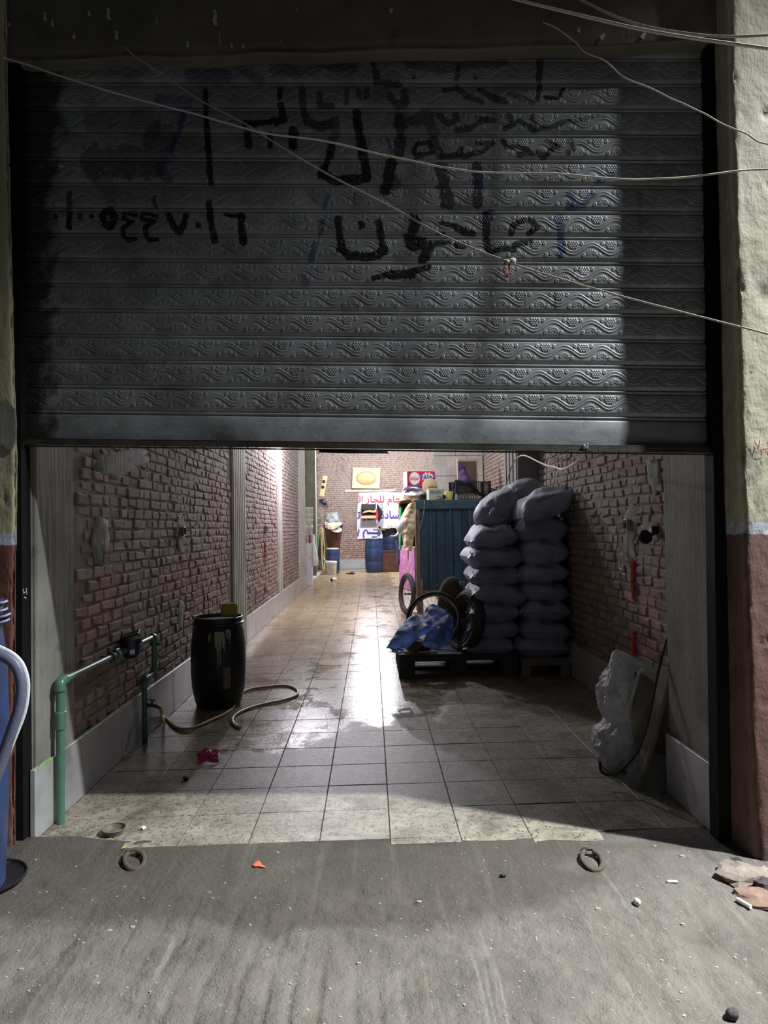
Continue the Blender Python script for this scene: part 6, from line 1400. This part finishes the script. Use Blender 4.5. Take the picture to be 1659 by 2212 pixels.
# wall shelf with a draped cloth in front of the banner
A, B_ = PY(781, 1121, 25.2), PY(812, 1118, 25.2); w = (B_-A).length; zb3 = A.z; zh = PY(781, 1089, 25.2).z
t = thing('wall_shelf', A, 'open wooden wall box with a curved front in front of the banner', 'shelf')
cxs = (A.x+B_.x)/2
for nm, cc, s_, m in (('back_board', (cxs, 25.42, (zb3+zh)/2), (w, .02, zh-zb3), 'black_cloth'), ('side_board', (A.x+.015, 25.3, (zb3+zh)/2), (.03, .26, zh-zb3), 'black_plastic'), ('side_board', (B_.x-.015, 25.3, (zb3+zh)/2), (.03, .26, zh-zb3), 'black_plastic'),
                      ('drop_front', (cxs, 25.19, zh-.12), (w-.06, .02, .20), 'black_plastic'), ('bottom_board', (cxs, 25.28, zb3+.01), (w, .30, .025), 'brown_tin'), ('front_lip', (cxs, 25.15, zb3+.07), (w+.02, .02, .10), 'light_wood')): obj(nm, MB().box(cc, s_, b=.004), M[m], t)
obj('curved_trim', MB().prism([(-w/2+.04, .0), (-w/2+.10, .10), (0, .13), (w/2-.06, .11), (w/2, .20), (w/2, .06), (w/2-.06, .03), (0, .06), (-w/2+.12, .03)], (cxs, 25.13, zb3+.20), (1, 0, 0), (0, 0, 1), (0, .02, 0)), M['light_wood'], t)
obj('white_tub', MB().lathe([(0, 0), (.06, 0), (.07, .14), (.0, .14)], 16, (A.x+.10, 25.3, zh)), M['white'], smooth=.6, label='small white tub on top of the wall box', cat='tub')
obj('pale_cup', MB().lathe([(0, 0), (.035, 0), (.05, .14), (.044, .14), (.03, .01), (0, .01)], 16, (PY(824, 1096, 25.3).x, 25.3, PY(824, 1096, 25.3).z)).box((PY(824, 1096, 25.3).x, 25.42, PY(824, 1096, 25.3).z), (.02, .2, .02)), M['box_green'], smooth=.6, label='pale blue cup on a hook right of the wall box', cat='cup')
obj('black_bag', sheet([[PY(814, 1088, 25.1), PY(818, 1092, 25.0), PY(822, 1098, 25.1)], [PY(815, 1105, 25.1), PY(820, 1106, 24.95), PY(826, 1106, 25.1)], [PY(816, 1118, 25.1), PY(820, 1120, 24.98), PY(824, 1118, 25.1)], [PY(817, 1124, 25.1), PY(819, 1128, 25.05), PY(820, 1124, 25.1)]], 14, 26, .05, 6, 4), M['black_cloth'], smooth=True, label='black bag hanging from the right side of the wall box', cat='bag', solid=.01)
obj('red_scarf', sheet([[PY(813, 1098, 24.95), PY(816, 1102, 24.93)], [PY(812, 1112, 24.95), PY(817, 1114, 24.93)], [PY(813, 1124, 24.95), PY(816, 1122, 24.93)]], 8, 20, .02, 6, 2), M['red_cloth'], smooth=True, label='red scarf hanging below the black bag by the banner', cat='scarf', solid=.008)
# blue drums, tub and brown tin by the back wall
def far_drum(px, ytop, ybot, y, wpx, label, m, lid=None):
    p = PY(px, ybot, y); p.z = 0; H_ = PY(px, ytop, y).z; R = wpx*y/FPX/2; t = thing('plastic_drum', p, label, 'drum')
    obj('drum_body', MB().lathe([(0, .0), (R*.82, 0), (R*.88, .03), (R*.97, .12*H_), (R, .3*H_), (R*.985, .31*H_), (R*.985, .34*H_), (R, .35*H_), (R, .68*H_), (R*.985, .69*H_), (R*.985, .72*H_), (R*.99, .74*H_), (R*.93, .93*H_), (R*.88, .965*H_), (R*.88, .97*H_), (0, .965*H_)], 36, p), M[m], t, smooth=.5)
    obj('lid', MB().lathe([(R*.86, .955*H_), (R*.93, .957*H_), (R*.93, .99*H_), (R*.9, 1.0*H_), (R*.86, .985*H_), (0, .985*H_)], 36, p), M[lid or m], t, smooth=.5); return t, p, H_
far_drum(809, 1163, 1237, 23.55, 40, 'tall blue plastic drum standing below the banner', 'blue_drum')
far_drum(846, 1152, 1230, 24.7, 40, 'dark blue drum half hidden behind the brown tin box', 'navy')
far_drum(719, 1184, 1240, 23.4, 29, 'small blue drum with a white screw lid in the far left corner', 'blue_drum', 'white')
p = PY(846, 1237, 23.4); wB = 40*23.4/FPX; hB = PY(846, 1190, 23.4).z
t = thing('tin_box', (p.x, 23.6, 0), 'rusty brown tin box on the floor right of the blue drum', 'box'); obj('tin_body', MB().box((p.x, 23.65, hB/2), (wB, .45, hB), b=.012), M['brown_tin'], t); obj('tin_edge', MB().box((p.x, 23.42, hB-.01), (wB+.01, .02, .03), b=.004), M['iron'], t)
p = PY(842, 1165, 24.55); zB = PY(842, 1162, 24.55).z; R = 20*24.5/FPX; zT = PY(842, 1142, 24.55).z
t = thing('rubber_tub', (p.x, 24.6, zB), 'black rubber tub of tools standing on the dark blue drum', 'tub'); obj('tub', MB().lathe([(0, .0), (R*.7, 0), (R*.95, zT-zB), (R, zT-zB+.02), (R*.93, zT-zB+.02), (R*.66, .03), (0, .03)], 32, (p.x, 24.65, zB)), M['black_cloth'], t, smooth=.6)
obj('tub_lip', MB().tube([(p.x+R*.985*math.cos(a), 24.65+R*.985*math.sin(a), zT+.02) for a in np.linspace(PI*.98, PI*1.5, 12)], .018, 6), M['white'], t, smooth=True)
A, B_ = PY(806, 1144, 24.4), PY(836, 1145, 24.4); obj('tool_handle', MB().tube([A, B_, B_+Vector((.1, .05, -.06))], .028, 10), M['wood'], smooth=.6, label='thick wooden tool handle sticking out left of the rubber tub', cat='handle')
obj('mallet', MB().tube([PY(838, 1146, 24.5), PY(822, 1140, 24.5)], .025, 8).blob(PY(820, 1139, 24.5), (.05, .05, .05), .2, 2, 1, 12, 8), M['black_plastic'], smooth=.7, label='dark mallet lying on the rubber tub', cat='mallet')
c = PY(844, 1144, 24.6); obj('wooden_board', MB().box((c.x, 24.65, zT+.045), (.20, .25, .035), (0, 0, .1), .004), M['light_wood'], label='light wooden board across the rubber tub', cat='board'); obj('yellow_tray', MB().box((c.x-.02, 24.65, zT+.115), (.17, .2, .03), (0, 0, .1), .004).box((c.x-.06, 24.65, zT+.08), (.03, .18, .04), (0, 0, .1)).box((c.x+.05, 24.65, zT+.08), (.03, .18, .04), (0, 0, .1)), M['yellow'], label='small yellow tray on the wooden board', cat='tray')
c = PY(809, 1160, 23.5); obj('control_box', MB().box((c.x-.03, 23.5, PY(809, 1163, 23.5).z+.05), (.13, .1, .09), b=.01).lathe([(0, -.05), (.035, -.05), (.035, .05), (0, .05)], 14, (c.x+.06, 23.47, PY(809, 1163, 23.5).z+.05), (PI/2, 0, 0)), M['zinc'], smooth=.5, label='small grey gadget with a bright knob on the blue drum', cat='gadget')
obj('striped_bag', sheet([[PY(856, 1168, 13.25), PY(860, 1167, 13.2), PY(866, 1168, 13.25)], [PY(857, 1195, 13.25), PY(861, 1195, 13.12), PY(866, 1195, 13.25)], [PY(858, 1218, 13.25), PY(861, 1220, 13.18), PY(866, 1216, 13.25)]], 12, 30, .06, 5, 7), M['purple_cloth'], smooth=True, label='dark purple bag hanging behind the pink cart panel', cat='bag', solid=.02)
# left far corner: tub with cloths on a dark stand, bucket, hose, buckets
p = PY(719, 1240, 24.0); Rt_ = 20*24.4/FPX; z0 = PY(719, 1180, 24.4).z; z1 = PY(719, 1136, 24.4).z
t = thing('brown_barrel', (p.x-.02, 24.75, 0), 'dark brown wide barrel heaped with cloths in the far left corner', 'barrel')
obj('barrel_body', MB().lathe([(0, 0), (Rt_*.62, 0), (Rt_*.66, z0*.9), (Rt_*.8, z0+.25), (Rt_*1.0, z1-.1), (Rt_*1.02, z1), (Rt_*.96, z1), (Rt_*.9, z1-.08), (0, z1-.1)], 36, (p.x-.0, 24.75, 0)), M['brown_tin'], t, smooth=.6)
obj('barrel_rim', MB().tube([(p.x+Rt_*1.01*math.cos(a), 24.75+Rt_*1.01*math.sin(a), z1+.0+.02*math.sin(a*2)) for a in np.linspace(0, 2*PI, 37)[:-1]], .03, 8, closed=True), M['navy'], t, smooth=True)
s3 = lambda px, py, y=24.3: PY(px, py, y)
obj('plastic_bundle', MB().blob(PY(719, 1122, 24.6), (.28, .24, .24), .5, 2.2, 5, 34, 24), M['grey_film'], smooth=.8, label='pale grey plastic bundle on top of the brown barrel', cat='bundle')
obj('beige_cloth', sheet([[s3(702, 1125), s3(712, 1130, 24.2), s3(724, 1128, 24.2), s3(738, 1128)], [s3(702, 1134), s3(712, 1136, 24.15), s3(724, 1134, 24.15), s3(739, 1130)], [s3(702, 1140), s3(713, 1143, 24.15), s3(722, 1142, 24.15), s3(737, 1134)]], 26, 18, .04, 7, 3, (0, -1, .3), 1.3), M['cream_cloth'], smooth=True, label='beige cloth draped over the rim of the brown barrel', cat='cloth', solid=.01)
obj('white_basin', MB().lathe([(0, .0), (.12, .0), (.20, .05), (.21, .07), (.19, .07), (.11, .02), (0, .02)], 24, PY(726, 1147, 24.36), (.5, .15, 0)), M['white'], smooth=.6, label='white basin tipped on the front of the brown barrel', cat='basin')
def bucket(px, ybot, ytop, y, wpx, label, z0=0.0, group=None):
    p = PY(px, ybot, y); R = wpx*y/FPX/2; H_ = PY(px, ytop, y).z-z0; t = thing('plastic_bucket', (p.x, y, z0), label, 'bucket', group); b_ = Vector((p.x, y, z0))
    obj('bucket_body', MB().lathe([(0, 0), (R*.84, 0), (R*.86, .01), (R*.94, H_*.86), (0, H_*.86)], 28, b_), M['offwhite'], t, smooth=.5); obj('bucket_rim', MB().lathe([(R*.93, H_*.84), (R*1.0, H_*.85), (R*1.0, H_*.98), (R*.96, H_), (R*.9, H_*.96), (R*.9, H_*.85), (0, H_*.85)], 28, b_), M['white'], t, smooth=.5); return t
bucket(716, 1240, 1212, 22.7, 25, 'white plastic bucket on the floor in front of the small blue drum')
P = [PY(695, 1140, 23.2), PY(697, 1150, 23.1), PY(699, 1165, 23.1), PY(701, 1185, 23.1), PY(700, 1200, 23.1), PY(702, 1212, 23.1), PY(700, 1225, 23.0), PY(702, 1236, 22.9)]; P2 = [PY(694, 1141, 23.2), PY(697, 1146, 23.0), PY(696, 1170, 23.0), PY(696, 1195, 23.0), PY(700, 1208, 23.0), PY(706, 1212, 22.9)]; P3_ = [PY(693, 1141, 23.2), PY(694, 1160, 23.0), PY(695, 1200, 23.0), PY(698, 1228, 22.9), PY(706, 1237, 22.7)]
t = thing('coiled_hose', P[0]-Vector((0, 0, 1.5)), 'yellow hose hanging in loops on the pale post in the far left corner', 'hose')
for Pq in (P, P2, P3_): obj('hose_loop', MB().tube(smooth_path(Pq, 4), .018, 6), M['hose'], t, smooth=True)
obj('green_cord', MB().tube(smooth_path([PY(696, 1140, 23.3), PY(690, 1142, 23.3), PY(688, 1160, 23.3), PY(686, 1190, 23.3), PY(685, 1212, 23.3)], 4), .012, 6), M['green_cloth'], t, smooth=True, label='green tie cord', base=False)
# stack of white buckets beside the end of the brick wall
yb_ = 18.6
zs = [(1130, 1096, 20), (1140, 1118, 20), (1146, 1132, 19), (1172, 1138, 18)]
xq = PY(667, 1150, yb_).x
for i, (yb2, yt2, wp, lb) in enumerate(((1172, 1134, 19, 'white bucket at the bottom of the stack by the far end of the brick wall'), (1134, 1122, 19, 'white nested bucket above the bottom one of the far stack'), (1122, 1111, 20, 'white nested bucket just below the topmost of the far stack'), (1111, 1096, 20, 'white lidded bucket topmost of the far stack'))):
    zz0 = PY(667, yb2, yb_).z; bucket(667, yb2, yt2, yb_, wp, lb, zz0+.002, 'stack of white buckets at the far left')
    if i == 0:
        zc = zz0
t = thing('cabinet_panel', (xq-.02, yb_, 0), 'tall white panel with two maroon strips leaning under the bucket stack', 'panel')
x0_, x1_ = PY(657, 1200, yb_-.2).x, PY(673, 1200, yb_-.2).x
mb = MB(); mb.box(((x0_+x1_)/2, yb_, zc/2), (x1_-x0_, .36, zc), b=.01); obj('panel_body', mb, M['panel_white'], t)
for xa, xb, ya, yb2, m in ((658, 662, 1158, 1175, 'maroon'), (666.5, 671, 1155, 1173, 'maroon'), (660, 661.5, 1175, 1232, 'navy'), (664, 672, 1192, 1206, 'cream_cloth'), (666, 669, 1132, 1150, 'zinc')):
    a, b = PY(xa, ya, yb_-.19), PY(xb, yb2, yb_-.19); obj('panel_strip', MB().box(((a.x+b.x)/2, yb_-.187, (a.z+b.z)/2), (b.x-a.x, .014, a.z-b.z), b=.003), M[m], t)
obj('white_bag', sheet([[PY(672, 1154, 18.5), PY(676, 1155, 18.4), PY(679, 1158, 18.5)], [PY(672, 1180, 18.5), PY(678, 1182, 18.35), PY(683, 1186, 18.5)], [PY(672, 1205, 18.5), PY(680, 1208, 18.35), PY(687, 1210, 18.5)], [PY(673, 1224, 18.5), PY(681, 1222, 18.4), PY(688, 1220, 18.5)]], 20, 30, .05, 5, 3), M['white_cloth'], smooth=True, label='white cloth bag hanging beside the tall white panel', cat='bag', solid=.02)
# holed board and black hard hat on the far left wall
c = PY(700, 1047, 24.6); t = thing('holed_board', c-Vector((0, 0, .4)), 'tilted wooden board with round holes fixed near the back left corner', 'board')
a, b = PY(695, 1072, 24.6), PY(703, 1028, 24.6); obj('board', MB().beam(a, b, .17, .03, up=(0, 1, 0), bev=.004), M['light_wood'], t)
for k in (.45, .72): q_ = a.lerp(b, k)+Vector((-.02, -.022, 0)); obj('hole', MB().lathe([(0, 0), (.06, 0), (.06, .012), (0, .012)], 20, q_, (PI/2, 0, 0)), M['black_cloth'], t, smooth=.5)
c = PY(698, 1085, 24.5); t = thing('hard_hat', c-Vector((0, 0, .15)), 'black cap hanging on the wall below the holed board', 'hat'); obj('crown', MB().blob(c, (.16, .10, .11), .1, 2, 2, 24, 14, (0, .6, 0)), M['black_plastic'], t, smooth=True); obj('brim', MB().lathe([(.14, 0), (.20, -.02), (.20, -.03), (.13, -.02)], 28, c+Vector((.03, 0, -.06)), (.5, .7, 0)), M['rubber'], t, smooth=.6)
# slipper, scrubbing things on the wet floor
c = PZ(757, 1240, 0); t = thing('slipper', c, 'black slipper lying on the wet tiles near the back wall', 'slipper'); obj('sole', MB().blob(c+Vector((0, 0, .02)), (.17, .07, .022), .1, 2, 1, 24, 10, (0, 0, .1)), M['black_cloth'], t, smooth=True); obj('strap', MB().grid(12, 8, lambda a, b: c+Vector((.0+.12*b, .075*math.cos(PI*a), .03+.075*math.sin(PI*a)*(1-.3*b)))), M['black_plastic'], t, smooth=True)
c = PZ(720, 1257, 0); t = thing('floor_drain', c+Vector((0, 0, .0)), 'small pale floor drain plate on the wet tiles at the far left', 'drain'); obj('plate', MB().box(c+Vector((.02, -.1, .006)), (.30, .22, .012), b=.004), M['zinc'], t); 
c2 = c+Vector((0, .12, 0)); t = thing('white_mug', c2, 'white mug lying on its side beside the floor drain', 'mug'); obj('mug_body', MB().tube([c2+Vector((-.05, -.08, .055)), c2+Vector((.06, .10, .055))], .052, 14), M['white'], t, smooth=.5); obj('mug_mouth', MB().tube([c2+Vector((-.052, -.083, .055)), c2+Vector((-.05, -.08, .055))], .045, 14), M['black_cloth'], t)
